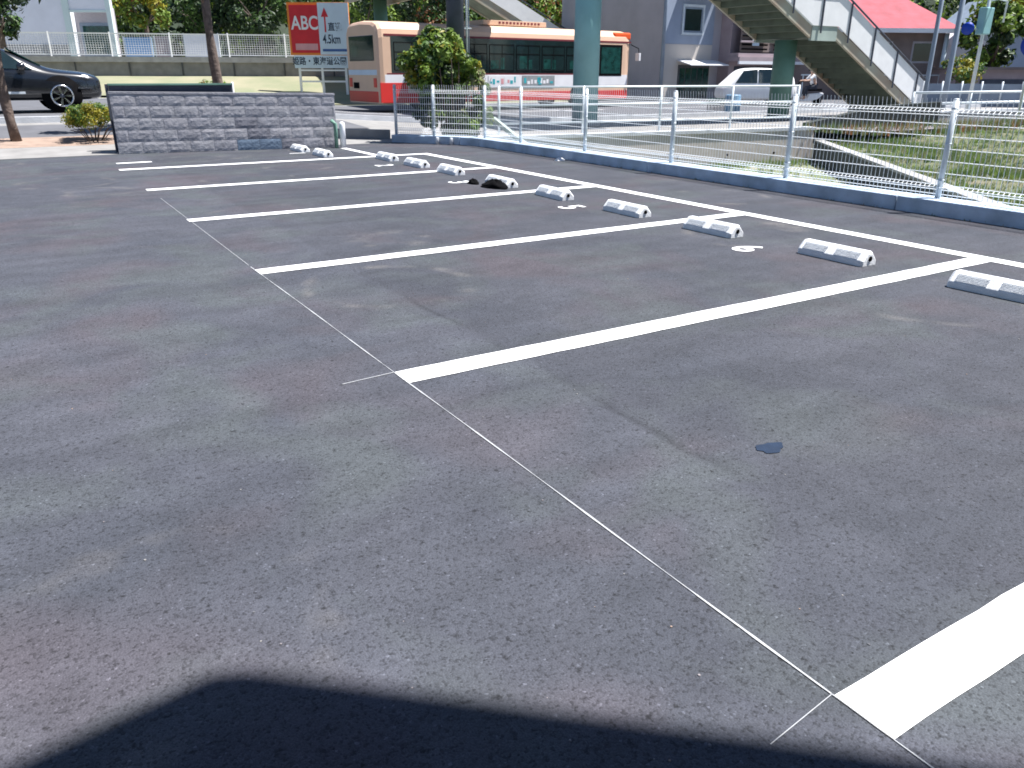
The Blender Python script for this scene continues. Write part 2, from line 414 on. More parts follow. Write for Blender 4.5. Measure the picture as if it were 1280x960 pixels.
# ------------------------------------------------------------------ wheel stops
def stop_proto():
    root = empty('wheel_stop', (0, 0, 0), 'x', 'wheel stop')
    w0, w1, hh, L2 = .09, .032, .11, .30
    b = MB()
    prof = [(-w0, 0), (-w0+.003, .045), (-w1, hh-.004), (-w1+.008, hh), (w1-.008, hh), (w1, hh-.004), (w0-.003, .045), (w0, 0)]
    def ring(y, s, dz=0): return [(x*s, y, z*(1 if z < .02 else s)) for x, z in prof]
    secs = [ring(-L2, .86), ring(-L2+.02, 1), ring(L2-.02, 1), ring(L2, .86)]
    vs = sum(secs, []); n = len(prof); fs = []
    for i in range(3):
        for k in range(n): fs.append((i*n+k, i*n+(k+1) % n, (i+1)*n+(k+1) % n, (i+1)*n+k))
    fs += [tuple(range(n)), tuple(reversed(range(3*n, 4*n)))]
    b.add(vs, fs, M['stopw'])
    b.build('body', root, bevel=.004)
    for k, yc in enumerate((-.145, .145)):        # ribbed reflector fields on the sloped face
        b = MB()
        for r_ in range(6):
            t = .12+.13*r_
            x = -w0+(w0-w1)*t-.003; z = .045+(hh-.049)*t
            b.box((x-.0005, yc-.105, z), (x+.003, yc+.105, z+.004), M['stopw'])
        for r_ in range(5):
            b.box((-.021+r_*.0095, yc-.10, hh-.001), (-.017+r_*.0095, yc+.10, hh+.0012), M['stopw'])
        b.build('rib_panel', root)
    b = MB(); b.lathe([(.020, 0), (.020, .004), (.012, .006)], M['black'], 12, Matrix.Translation((0, -L2-.002, .055)) @ Matrix.Rotation(R(90), 4, 'X'))
    b.build('end_hole', root)
    return root
proto = stop_proto()
stops = [(3.99, 1.86, 'white concrete wheel stop cut off by the right edge of the photo'),
 (3.99, 3.12, 'white wheel stop left of the nearest full bay line, beside the bay number 6'),
 (3.96, 4.42, 'white wheel stop beyond the bay number 6, its far end over a bay line'),
 (3.96, 5.64, 'white wheel stop in the bay numbered 5, on its near side'),
 (3.97, 6.97, 'white wheel stop touching a bay line, directly behind the bay number 5'),
 (3.97, 8.17, 'white wheel stop with black bags lying against it'),
 (4.03, 9.68, 'white wheel stop directly behind the bay number 3'),
 (4.00, 10.76, 'white wheel stop in bay 2, on the side toward the black bags'),
 (4.0, 11.9, 'white wheel stop directly behind the bay number 2 and across a bay line'),
 (3.30, 13.06, 'white wheel stop in the end bay, the one nearer the white bay line'),
 (3.24, 14.13, 'white wheel stop closest to the grey block wall')]
for i, (x, y, lab) in enumerate(stops):
    o = proto if i == 0 else copy_tree(proto)
    o.location = (x, y, 0); o.rotation_euler = (0, 0, R(random.uniform(-2.5, 2.5))); tag(o, lab, 'wheel stop', 'wheel stops in the parking bays')

# black bags at the stop, litter by the kerb
def lump(name, loc, sx, sy, sz, label, cat, seed):
    rnd = random.Random(seed); b = MB(); n = 14; mm = 8; vs = []; fs = []
    for i in range(mm+1):
        ph = math.pi/2*i/mm
        for k in range(n):
            t = 2*math.pi*k/n; r = math.cos(ph)*(1+.25*math.sin(2*t+seed)+rnd.uniform(-.14, .14))
            vs.append((r*math.cos(t)*sx, r*math.sin(t)*sy, max(0, math.sin(ph)*sz*(1+.3*math.sin(3*t+seed))*(1+rnd.uniform(-.1, .1)))))
    for i in range(mm):
        for k in range(n): fs.append((i*n+k, i*n+(k+1) % n, (i+1)*n+(k+1) % n, (i+1)*n+k))
    b.add(vs, fs, M['black'], True); o = b.build(name, loc=loc); tag(o, label, cat); return o
lump('cloth_bag', (3.78, 8.02, 0), .10, .20, .085, 'crumpled black bag lying against the front of a wheel stop', 'bag', 3)
lump('cloth_bag', (3.74, 8.50, 0), .07, .10, .055, 'smaller black bag lying apart from the bigger black bag', 'bag', 5)
b = MB(); b.add([(-.08,-.05,0),(.09,-.04,.0),(.08,.05,0),(-.07,.06,0),(-.04,-.01,.05),(.05,0,.04)], [(0,1,5,4),(1,2,5),(2,3,4,5),(3,0,4)], M['white'])
tag(b.build('paper_scrap', loc=(6.42, 10.35, 0)), 'small white scrap of paper on the asphalt against the kerb', 'litter')

# ------------------------------------------------------------------ kerb + mesh fence
root = empty('fence_kerb', (0, 0, 0), 'long low concrete kerb with blue shade in its colour under the mesh fence beside the parking bays', 'kerb')
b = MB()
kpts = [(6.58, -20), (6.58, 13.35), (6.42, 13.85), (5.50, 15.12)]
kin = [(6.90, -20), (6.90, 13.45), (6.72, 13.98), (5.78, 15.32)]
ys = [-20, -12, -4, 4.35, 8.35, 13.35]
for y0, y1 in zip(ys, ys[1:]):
    b.box((6.58, y0+.004, -.9), (6.90, y1-.004, .15), M['kerbshade'])
b.prism([(6.58, 13.358), (6.90, 13.358), (6.72, 13.98), (6.42, 13.85)], -.9, .15, M['kerbshade'], 'z')
b.prism([(6.415, 13.86), (6.715, 13.99), (5.80, 15.34), (5.50, 15.12)], -.3, .15, M['kerbshade'], 'z')
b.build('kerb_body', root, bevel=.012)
froot = empty('mesh_fence', (0, 0, 0), 'white welded wire mesh fence with pale posts on the low kerb', 'fence')
FZ0, FZ1 = .15, 1.12
def fpost(x, y):
    b = MB(); b.tube([(x, y, .13), (x, y, FZ1-.01)], .030, M['galv'], 12)
    b.lathe([(.031, FZ1-.01), (.026, FZ1+.002), (.012, FZ1+.006)], M['galv'], 12, Matrix.Translation((x, y, 0)))
    for z in (.32, .68, 1.02): b.lathe([(.034, z), (.034, z+.02)], M['galv'], 12, Matrix.Translation((x, y, 0)))
    b.build('post', froot)
def panel(p, q):
    b = MB(); p = Vector((*p, 0)); q = Vector((*q, 0)); L_ = (q-p).length; d = (q-p)/L_; nrm = Vector((-d.y, d.x, 0))
    if nrm.x > 0: nrm = -nrm
    n = int(L_/.05)
    for i in range(1, n):
        c = p+d*(L_*i/n)
        pts = [c+Vector((0,0,.17)), c+Vector((0,0,.235)), c+nrm*.035+Vector((0,0,.26)), c+Vector((0,0,.285)), c+Vector((0,0,.965)),
               c+nrm*.04+Vector((0,0,.995)), c+Vector((0,0,1.025)), c+nrm*.012+Vector((0,0,FZ1+.005))]
        b.tube(pts, .0035, M['wire'], 4, False)
    zs = [.19, .235, .285, .40, .52, .64, .76, .88, .965, 1.025]
    for z in zs: b.tube([p+Vector((0,0,z)), q+Vector((0,0,z))], .0042, M['wire'], 4, False)
    for z in (.26, .995): b.tube([p+nrm*.037+Vector((0,0,z)), q+nrm*.037+Vector((0,0,z))], .0042, M['wire'], 4, False)
    b.build('mesh_panel', froot)
fy = [-8, -6, -4, -2, 0, 1.98, 4.02, 6.0, 8.07, 10.15, 12.13, 13.45]
FX = 6.78
for y in fy: fpost(FX, y)
for y0, y1 in zip(fy, fy[1:]): panel((FX, y0), (FX, y1))
for (a_, c_) in (((FX, 13.45), (6.12, 14.38)), ((6.12, 14.38), (5.64, 15.17))): panel(a_, c_)
fpost(6.12, 14.38); fpost(5.64, 15.17)

# low concrete barrier in the lot's corner gap, bollard, pipe
b = MB(); b.beam((4.45, 16.25, .13), (5.75, 15.75, .10), .16, .22, M['conc'])
tag(b.build('concrete_barrier', bevel=.01), 'low pale concrete kerb block across the gap between block wall and fence', 'barrier')
b = MB(); b.lathe([(.055, 0), (.055, .42), (.045, .46), (.02, .475)], M['wallwhite'], 14)
tag(b.build('bollard', loc=(4.19, 14.42, 0)), 'short off white post standing at the right end of the block wall', 'bollard')
b = MB(); b.tube([(0, 0, 0), (0, 0, .44), (-.05, .06, .50)], .035, M['green'], 10)
tag(b.build('drain_pipe', loc=(4.05, 14.40, 0)), 'dark green pipe stub beside the short off white post', 'pipe')
for k, (x, lab) in enumerate(((6.12, 'left one of two small white caps on the kerb under the shrub'), (6.3, 'right one of two small white caps on the kerb under the shrub'))):
    b = MB(); b.lathe([(.035, 0), (.035, .12), (.02, .14)], M['white'], 12)
    tag(b.build('kerb_reflector', loc=(x-.02, 14.02-.26*k+.18, .0)), lab, 'marker', 'small white caps by the kerb')

# ------------------------------------------------------------------ block wall
root = empty('block_wall', (0, 0, 0), 'low grey split-face concrete block wall at the end of the parking bays', 'wall')
P0 = Vector((.32, 15.11)); P1 = Vector((4.13, 14.57)); Lw = (P1-P0).length; dw = (P1-P0)/Lw; nw = Vector((dw.y, -dw.x))   # toward the camera
b = MB(); rnd = random.Random(4)
def wpt(s_, o_, z): return (P0.x+dw.x*s_-nw.x*o_, P0.y+dw.y*s_-nw.y*o_, z)
H0, H1 = 1.0, .945
for c in range(5):
    off = (0, .2)[c % 2]; s_ = -off
    while s_ < Lw:
        a = max(0, s_); e = min(Lw, s_+.4); s_ += .4
        if e-a < .03: continue
        def zt(k, t): return (H0+(H1-H0)*t/Lw)*k/5
        mt_ = rnd.choice(BL[:3])
        mid = (a+e)/2
        if c == 2 and 1.9 < mid < 2.3 : mt_ = BL[3]
        if c == 1 and 2.35 < mid < 2.75: mt_ = BL[3]
        if c == 0 and 1.95 < mid < 2.8: mt_ = BL[4]
        if c == 0 and 2.8 < mid < 3.3: mt_ = BL[3]
        g_ = .003; nx_ = 6; nz_ = 4; vs = []; fs = []
        for i in range(nx_+1):
            for j in range(nz_+1):
                t = a+g_+(e-a-2*g_)*i/nx_; z = zt(c, t)+g_+(zt(c+1, t)-zt(c, t)-2*g_)*j/nz_
                inn = 0 < i < nx_ and 0 < j < nz_
                vs.append(wpt(t, -(.004+(.003+rnd.uniform(0, .004) if inn else 0)), z))
        for i in range(nx_):
            for j in range(nz_):
                q = i*(nz_+1)+j; fs.append((q, q+nz_+1, q+nz_+2, q+1))
        b.add(vs, fs, mt_)
# mortar core
vs = [wpt(0, 0, 0), wpt(Lw, 0, 0), wpt(Lw, .14, 0), wpt(0, .14, 0), wpt(0, 0, H0-.002), wpt(Lw, 0, H1-.002), wpt(Lw, .14, H1-.002), wpt(0, .14, H0-.002)]
b.add(vs, [(0,3,2,1),(4,5,6,7),(0,1,5,4),(1,2,6,5),(2,3,7,6),(3,0,4,7)], BL[1])
b.build('masonry', root)
b = MB()
vs = [wpt(-.01, -.012, H0), wpt(Lw+.01, -.012, H1), wpt(Lw+.01, .16, H1), wpt(-.01, .16, H0)]
vs += [(x, y, z+.035) for x, y, z in vs]
b.add(vs, [(0,3,2,1),(4,5,6,7),(0,1,5,4),(1,2,6,5),(2,3,7,6),(3,0,4,7)], BL[2]); b.build('coping', root)

# dark panel barrier behind the wall
root = empty('board_barrier', (0, 0, 0), 'dark green and black board barrier rising just above the left part of the block wall', 'barrier')
b = MB(); q0 = Vector((.36, 15.36, 0)); q1 = Vector((2.42, 15.25, 0))
b.beam(q0+Vector((0,0,.55)), q1+Vector((0,0,.55)), .05, 1.16, M['pole']); b.build('board', root)
b = MB(); b.beam(q0+Vector((-.01,0,1.145)), q1+Vector((.01,0,1.145)), .09, .03, M['green']); b.build('top_rail', root)
b = MB(); b.beam(q0+Vector((-.03,.0,0)), q0+Vector((-.03,.0,1.15)), .05, .05, M['pole']); b.build('post', root)
b = MB(); b.lathe([(.022, 0), (.022, 1.16), (.012, 1.18)], M['white'], 10)
tag(b.build('marker_post', loc=(2.44, 15.26, 0)), 'thin white post standing at the right end of the dark board barrier', 'post')

# ------------------------------------------------------------------ foliage
def leaves(b, c, rad, n, size, mts, seed, clumps=14, wts=None, flat=.5):
    rnd = random.Random(seed); cs = []
    for i in range(clumps):
        t = rnd.uniform(0, 2*math.pi); z = rnd.uniform(-.9, 1); r = math.sqrt(max(0, 1-z*z))*rnd.uniform(.45, 1)
        cs.append((Vector((r*math.cos(t)*rad[0], r*math.sin(t)*rad[1], z*rad[2]*rnd.uniform(.6, 1))), rnd.uniform(.22, .42), rnd.choices(range(len(mts)), wts)[0]))
    for i in range(n):
        cc, cr, cm = rnd.choice(cs); mr = (rad[0]+rad[1]+rad[2])/3*cr
        v = Vector((rnd.gauss(0, 1), rnd.gauss(0, 1), rnd.gauss(0, 1))).normalized()*mr*rnd.uniform(.35, 1.05)
        p = Vector(c)+cc+v; s_ = size*rnd.uniform(.6, 1.3)
        nrm = (v.normalized()+Vector((rnd.uniform(-1, 1), rnd.uniform(-1, 1), rnd.uniform(-.3, 1.2)))*.7).normalized()
        u = nrm.cross(Vector((rnd.uniform(-1, 1), rnd.uniform(-1, 1), rnd.uniform(-1, 1)))).normalized(); w_ = nrm.cross(u)
        k = cm if rnd.random() < .7 else rnd.randrange(len(mts))
        b.add([p-u*s_, p-w_*s_*flat+nrm*s_*.12, p+u*s_, p+w_*s_*flat+nrm*s_*.12], [(0, 1, 2, 3)], mts[k])
def tree(name, loc, hgt, tr, crown, size, n, mts, label, cat='tree', group=None, seed=1, clumps=16, limbs=5, lean=(0, 0), patch=False, cz=None):
    root = empty(name, loc, label, cat, group); rnd = random.Random(seed)
    b = MB(); pts = [Vector((lean[0]*t+.04*math.sin(5*t+seed), lean[1]*t+.03*math.cos(4*t), hgt*t)) for t in [i/7 for i in range(8)]]
    b.tube(pts, [tr*(1.15-.5*i/7)*(1+.12*math.sin(i*2.3+seed)) for i in range(8)], M['bark'], 10)
    czz = cz if cz else hgt+crown[2]*.35
    for i in range(limbs):
        t = 2*math.pi*i/limbs+rnd.uniform(-.4, .4); s_ = pts[5 if i % 2 else 6]
        e = Vector((lean[0]+crown[0]*.65*math.cos(t), lean[1]+crown[1]*.65*math.sin(t), czz+crown[2]*rnd.uniform(-.3, .4)))
        m_ = (s_+e)/2+Vector((0, 0, .1*hgt*rnd.uniform(-.3, .6)))
        b.tube([s_, m_, e], [tr*.5, tr*.3, tr*.1], M['bark'], 6)
    if patch:
        b.tube([pts[5]*.5+pts[6]*.5+Vector((.01,-.01,0)), pts[6]+Vector((.01,-.01,0))], [tr*.92, tr*.85], M['barkpatch'], 10)
    b.build('trunk', root)
    b = MB(); leaves(b, (lean[0], lean[1], czz), crown, n, size, mts, seed, clumps); b.build('crown', root)
    return root
tree('street_tree', (-1.16, 17.05, .14), 2.5, .085, (1.25, 1.2, 1.25), .075, 3500, [M['leaf1'], M['leaf2']], 'street tree with slim trunk standing at the left edge of the photo', group='street trees on the pavement', seed=3, cz=3.15)
tree('street_tree', (2.62, 17.1, .16), 3.3, .098, (1.3, 1.3, 1.1), .075, 3500, [M['leaf1'], M['leaf2'], M['leaf3']], 'street tree with knobbly dark trunk rising behind the block wall', group='street trees on the pavement', seed=8, lean=(-.06, 0), patch=True, cz=4.35)

def shrub(name, loc, w_, hgt, size, n, mts, label, seed, cat='shrub', stems=7, spread=.55, clumps=14, low=.55, st=.008):
    root = empty(name, loc, label, cat); rnd = random.Random(seed); b = MB()
    for i in range(stems):
        t = 2*math.pi*i/stems; e = Vector((w_*spread*math.cos(t)*rnd.uniform(.3, 1), w_*spread*math.sin(t)*rnd.uniform(.3, 1), hgt*low*rnd.uniform(.8, 1.2)))
        b.tube([(e.x*.25, e.y*.25, 0), e*.55+Vector((0, 0, .03)), e], [st*1.4, st, st*.6], M['bark'], 5)
    b.build('stems', root); b = MB()
    leaves(b, (0, 0, hgt*(low+1)/2), (w_/2, w_/2, hgt*(1-low)/2), n, size, mts, seed, clumps); b.build('foliage', root); return root
shrub('shrub', (.12, 16.75, .11), 1.05, .62, .026, 7000, [M['leaf3'], M['leafy'], M['leaf2']], 'small clipped yellow green shrub with bare stems on the soil strip', 5, low=.48, clumps=40, stems=14)
shrub('shrub', (4.1, 24.5, .35), 1.0, .75, .05, 700, [M['leaf2'], M['leafr'], M['leaf3']], 'small brownish shrub just visible over the block wall beside the dark board', 6, low=.3)

# tall leafy climber by the utility pole
root = empty('climbing_shrub', (6.86, 14.78, 0), 'tall leafy green shrub growing around the dark utility pole behind the fence corner', 'shrub')
b = MB(); rnd = random.Random(9)
for i in range(9):
    t = i*.8; x = .35*math.cos(t)-.3; y = .3*math.sin(t)
    b.tube([(x*.4, y*.4, 0), (x*.7, y*.7, .7), (x*.9, y, 1.4), (x, y, 1.9)], [.018, .014, .010, .005], M['bark'], 5)
b.build('stems', root)
b = MB(); G = [M['leaf2'], M['leaf3'], M['leaf1']]
leaves(b, (-.40, .05, 1.48), (.68, .5, .62), 11000, .062, G+[M['leafy']], 11, 40, (3, 7, 1, 1))
leaves(b, (-.0, .0, 1.35), (.50, .4, .45), 5000, .052, G, 12, 12, (3, 3, 1))
leaves(b, (-.55, .1, 2.02), (.22, .2, .2), 900, .05, [M['leaf3'], M['leaf2']], 13, 5)
leaves(b, (-.12, .05, 2.06), (.2, .2, .22), 900, .05, [M['leaf3'], M['leaf2']], 14, 5)
leaves(b, (.05, -.1, .55), (.50, .35, .62), 6000, .048, G, 15, 14, (3, 2, 2))
leaves(b, (-.62, .1, .55), (.32, .3, .55), 3200, .045, G, 16, 9, (3, 1, 3))
b.build('foliage', root)
root = empty('climbing_shrub', (7.25, 14.6, 0), 'lighter loose vine spreading over the mesh fence right of the pole', 'vine')
b = MB()
for i in range(5): b.tube([(0, 0, -.1), (.05*i-.1, .03*i, .6), (.14*i-.2, 0, 1.25)], [.012, .009, .004], M['bark'], 5)
b.build('stems', root); b = MB()
leaves(b, (.0, 0, .75), (.38, .3, .65), 1500, .045, [M['leaf3'], M['leaf2'], M['grass2']], 17, 12)
leaves(b, (.0, 0, 1.48), (.25, .2, .12), 420, .045, [M['leaf3'], M['leafy']], 18, 6)
b.build('foliage', root)

# utility pole
root = empty('utility_pole', (6.98, 14.98, 0), 'thick dark utility pole rising behind the leafy shrub', 'utility pole')
b = MB(); b.lathe([(.19, 0), (.175, 4), (.15, 9)], M['pole'], 20); b.build('shaft', root)
b = MB(); b.tube([(.20, -.12, .0), (.20, -.12, 6)], .022, M['galv'], 8); b.tube([(.26, -.10, .0), (.26, -.10, 6)], .012, M['fenceblue'], 8)
for z in (.9, 1.55, 2.2, 3.0): b.beam((.14, -.12, z), (.31, -.12, z), .03, .02, M['galv'])
b.build('conduit', root)
b = MB(); b.beam((-.9, .05, 8.2), (.9, .05, 8.2), .08, .08, M['galv']); b.build('crossarm', root)

# ------------------------------------------------------------------ retaining walls of the channel
b = MB()
def wallseg(b, p, q, th, z0, za, zb, mt):
    p = Vector(p); q = Vector(q); d = (q-p).normalized(); n_ = Vector((-d.y, d.x))*th
    vs = [(p.x, p.y, z0), (q.x, q.y, z0), (q.x+n_.x, q.y+n_.y, z0), (p.x+n_.x, p.y+n_.y, z0),
          (p.x, p.y, za), (q.x, q.y, zb), (q.x+n_.x, q.y+n_.y, zb), (p.x+n_.x, p.y+n_.y, za)]
    b.add(vs, [(0,3,2,1),(4,5,6,7),(0,1,5,4),(1,2,6,5),(2,3,7,6),(3,0,4,7)], mt)
root = empty('retaining_wall', (0, 0, 0), 'long beige concrete retaining wall on the far side of the channel', 'wall')
E0 = (6.95, 14.83); E1 = (16.72, 13.47)
wallseg(b, E0, E1, .25, -1.2, -.02, -.02, M['beige']); b.build('wall_face', root)
b = MB(); wallseg(b, (6.95, 14.80), (16.72, 13.44), .32, -.018, .06, .06, M['kerb']); b.build('coping', root)
b = MB()
for i in range(6):
    t = .12+i*.15; x = E0[0]+(E1[0]-E0[0])*t; y = E0[1]+(E1[1]-E0[1])*t
    b.lathe([(.03, 0), (.03, .02)], M['black'], 10, Matrix.Translation((x, y-.012, -.55)) @ Matrix.Rotation(R(90), 4, 'X'))
b.build('weep_hole', root)
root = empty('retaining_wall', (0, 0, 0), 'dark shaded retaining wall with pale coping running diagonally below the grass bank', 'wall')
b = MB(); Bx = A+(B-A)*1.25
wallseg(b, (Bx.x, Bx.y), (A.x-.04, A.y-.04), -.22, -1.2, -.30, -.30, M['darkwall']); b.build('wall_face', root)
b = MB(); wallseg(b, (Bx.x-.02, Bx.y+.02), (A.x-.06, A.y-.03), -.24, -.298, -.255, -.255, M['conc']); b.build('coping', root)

# grass: stuff
def tufts(name, pts, label=None):
    b = MB(); rnd = random.Random(21)
    for (x, y, z, hh, g) in pts:
        for k in range(5):
            t = rnd.uniform(0, 6.28); dx, dy = math.cos(t), math.sin(t); l = hh*rnd.uniform(.6, 1.2); wv = .006+.02*hh
            ox, oy = rnd.uniform(-.05, .05), rnd.uniform(-.05, .05)
            p0 = (x+ox-dy*wv, y+oy+dx*wv, z); p1 = (x+ox+dy*wv, y+oy-dx*wv, z); tip = (x+ox+dx*l*.55, y+oy+dy*l*.55, z+l)
            b.add([p0, p1, tip], [(0, 1, 2)], M[g])
    return tag(b.build(name), label, 'grass' if label else None, kind='stuff')
rnd = random.Random(2); pts = []
for i in range(13000):
    y = rnd.uniform(-2, 13.2); x = xab(y)+.3+abs(rnd.gauss(0, 3.5))
    if math.sin(x*1.9+1)*math.sin(y*1.3)+rnd.uniform(-.9, .9) < -.45: continue
    pts.append((x, y, bank(x, y), rnd.uniform(.03, .10)*(1+.9*(math.sin(x*2.3)*math.sin(y*1.7) > .2)), rnd.choice(['grass1', 'grass1', 'leaf3', 'leaf2', 'grass2'])))
tufts('grass', pts, 'rough green and straw coloured grass on the bank beyond the channel')
pts = []
for i in range(2600):
    x = rnd.uniform(7, 17); y = (14.8-.14*(x-6.9))-abs(rnd.gauss(0, .35))-.02 if rnd.random() < .4 else rnd.uniform(4, 14)
    if xab(y) < x+.1: continue
    pts.append((x, y, -.8, rnd.uniform(.05, .16), rnd.choice(['grass1', 'grass1', 'leaf3', 'grass2'])))
tufts('grass', pts, 'low green grass on the bed of the channel')
pts = []
for i in range(1500):
    x = rnd.uniform(16.5, 30); y = rnd.uniform(11.5, 14.0)-.05*(x-17); pts.append((x, y, -.06, rnd.uniform(.1, .3), rnd.choice(['grass1', 'leaf2', 'grass2', 'leafr'])))
tufts('ground_cover', pts, 'patchy weeds on the rubble behind the grass bank')

rnd = random.Random(5); pts = []
for i in range(90):
    y = rnd.uniform(1, 13.2); pts.append((6.60-.0+rnd.uniform(-.03, -.005), y, .0, rnd.uniform(.012, .03), rnd.choice(['grass2', 'leaf2', 'soil'])))
tufts('weeds', pts, 'tiny weeds and grit along the foot of the kerb')

# ------------------------------------------------------------------ guard railings
def railing(name, pts, posts, hs, r, mt, label, rp=.03, cat='railing', z=None):
    root = empty(name, (0, 0, 0), label, cat)
    zz = (lambda x, y: h(x, y)) if z is None else (lambda x, y: z)
    b = MB()
    for hh in hs: b.tube([(x, y, zz(x, y)+hh) for x, y in pts], r, mt, 8)
    b.build('rails', root)
    for (x, y) in posts:
        b = MB(); b.tube([(x, y, zz(x, y)), (x, y, zz(x, y)+max(hs)+.02)], rp, mt, 8); b.build('post', root)
    return root
def seq(p, q, n): return [(p[0]+(q[0]-p[0])*i/n, p[1]+(q[1]-p[1])*i/n) for i in range(n+1)]
railing('pipe_railing', [(8.0, 14.95), (16.3, 13.78)], seq((8.0, 14.95), (16.3, 13.78), 4), (.30, .68, 1.06), .022, M['galv'],
        'pale pipe railing along the top of the beige channel wall')
railing('pipe_railing', [(21, 13.6), (36, 12.2)], seq((21, 13.6), (36, 12.2), 6), (.55, .85), .035, M['galv'], 'pale pipe railing beyond the grass bank on the right', z=0)
root = empty('low_wall', (0, 0, 0), 'low pale concrete wall at the roadside beyond the grass bank', 'wall')
b = MB(); wallseg(b, (20.6, 13.35), (40, 11.6), .2, -.3, .30, .30, M['conc']); b.build('wall_face', root)
b = MB(); wallseg(b, (20.58, 13.33), (40, 11.57), .26, .302, .36, .36, M['kerb']); b.build('coping', root)

b = MB(); b.beam((7.75, 14.75, .42), (7.12, 12.3, .0), .07, .09, M['palegreen'])
tag(b.build('diagonal_brace'), 'pale diagonal brace sloping down behind the fence right of the vine', 'brace')

# ------------------------------------------------------------------ pedestrian bridge
root = empty('pedestrian_bridge', (12.4, 17.6, 0), 'green pedestrian footbridge with long staircase and teal columns over the road', 'footbridge')
def W(b_, name): o = b_.build(name, root); o.location = (-12.4, -17.6, 0); return o
DZ = 5.05
def column(x, y, z1, r, mt):
    b = MB(); b.tube([(x, y, 0), (x, y, z1)], r, mt, 24); b.tube([(x, y, 0), (x, y, .10)], r*1.25, M['conc'], 24); W(b, 'column')
column(12.25, 17.5, DZ, .345, M['teal']); column(19.55, 17.15, 2.3, .33, M['green']); column(16.85, 41.8, DZ, .36, M['green'])
# deck crossing the road
b = MB(); dk0 = Vector((12.9, 15.6)); dk1 = Vector((16.6, 43.0)); dd = (dk1-dk0).normalized(); dn = Vector((dd.y, -dd.x))
def bar(b, p, q, wd, z0, z1, mt):
    p = Vector(p); q = Vector(q); d = (q-p).normalized(); n_ = Vector((-d.y, d.x))*wd/2
    b.prism([tuple(p-n_), tuple(q-n_), tuple(q+n_), tuple(p+n_)], z0, z1, mt, 'z')
bar(b, dk0, dk1, 2.2, DZ, DZ+.25, M['soffit']); W(b, 'deck')
for s_ in (-1, 1):
    b = MB(); off = dn*1.12*s_; bar(b, dk0+off, dk1+off, .10, DZ-.35, DZ+1.25, M['tan']); W(b, 'deck_parapet')
def flight(x0, z0, x1, z1, ya, yb, first=False):
    """stair flight along +x, soffit drawn as step undersides"""
    n = max(3, round((z0-z1)/.165)); dx = (x1-x0)/n; dz = (z0-z1)/n
    b = MB()
    for i in range(n):
        xa = x0+dx*i; za = z0-dz*i
        b.box((xa, ya+.06, za-dz-.05), (xa+dx+.02, yb-.06, za-dz), M['soffit'])       # tread
        b.box((xa-.012, ya+.06, za-dz), (xa+.012, yb-.06, za-.05), M['soffit'])            # riser
    W(b, 'steps')
    for y0, y1, mt_ in ((ya-.02, ya+.06, M['tan']), (yb-.06, yb+.02, M['tan'])):
        b = MB(); b.prism([(x0, z0+.08), (x1, z1+.08), (x1, z1-.24), (x0, z0-.24)], y0, y1, mt_); W(b, 'stringer')
YA, YB = 16.0, 18.1
LX0, LX1, LZ = 19.2, 20.32, 2.55
flight(13.9, LZ+(LX0-13.9)*.5, LX0, LZ, YA, YB)
flight(LX1, LZ, 25.2, LZ-(25.2-LX1)*.50, YA, YB)
b = MB(); b.box((LX0, YA+.06, LZ-.22), (LX1, YB-.06, LZ), M['soffit']); W(b, 'landing')
b = MB(); b.box((LX0+.002, YA-.04, LZ-.30), (LX1-.002, YA+.058, LZ+.10), M['palegreen']); W(b, 'landing_edge')
b = MB(); b.box((LX0+.002, YB-.058, LZ-.30), (LX1-.002, YB+.03, LZ+.10), M['palegreen']); W(b, 'landing_edge')
# white side panels on the near side
def sidepanel(xa, za, xb, zb, y, mt, hh=.86):
    b = MB(); b.prism([(xa, za+.10), (xb, zb+.10), (xb, zb+.10+hh), (xa, za+.10+hh)], y-.015, y+.015, mt); W(b, 'side_panel')
topz = LZ+(LX0-13.9)*.5
sidepanel(13.9, topz, LX0, LZ, YA-.05, M['white']); sidepanel(LX0, LZ, LX1, LZ, YA-.05, M['white']); sidepanel(LX1, LZ, 25.1, LZ-(25.1-LX1)*.5, YA-.05, M['white'])
for side, yy in ((0, YA-.09), (1, YB+.03)):
    b = MB(); hh = 1.02
    b.tube([(13.9, yy, topz+hh), (LX0, yy, LZ+hh), (LX1, yy, LZ+hh), (25.1, yy, LZ-(25.1-LX1)*.5+hh)], .028, M['pole'] if not side else M['galv'], 8)
    W(b, 'handrail')
    for i in range(9):
        x = 14.4+i*1.28; z = (LZ+(LX0-x)*.5) if x < LX0 else (LZ if x < LX1 else LZ-(x-LX1)*.5)
        b = MB(); b.beam((x, yy, z-.1), (x, yy, z+hh), .035, .035, M['pole']); W(b, 'baluster')
    if side:
        b = MB()
        for i in range(70):
            x = 14.0+i*.16; z = (LZ+(LX0-x)*.5) if x < LX0 else (LZ if x < LX1 else LZ-(x-LX1)*.5)
            b.beam((x, yy, z+.1), (x, yy, z+hh), .014, .014, M['galv'])
        W(b, 'railing_infill')
b = MB(); b.box((24.3, YA-.02, -.1), (25.3, YB+.02, .32), M['conc']); W(b, 'footing')
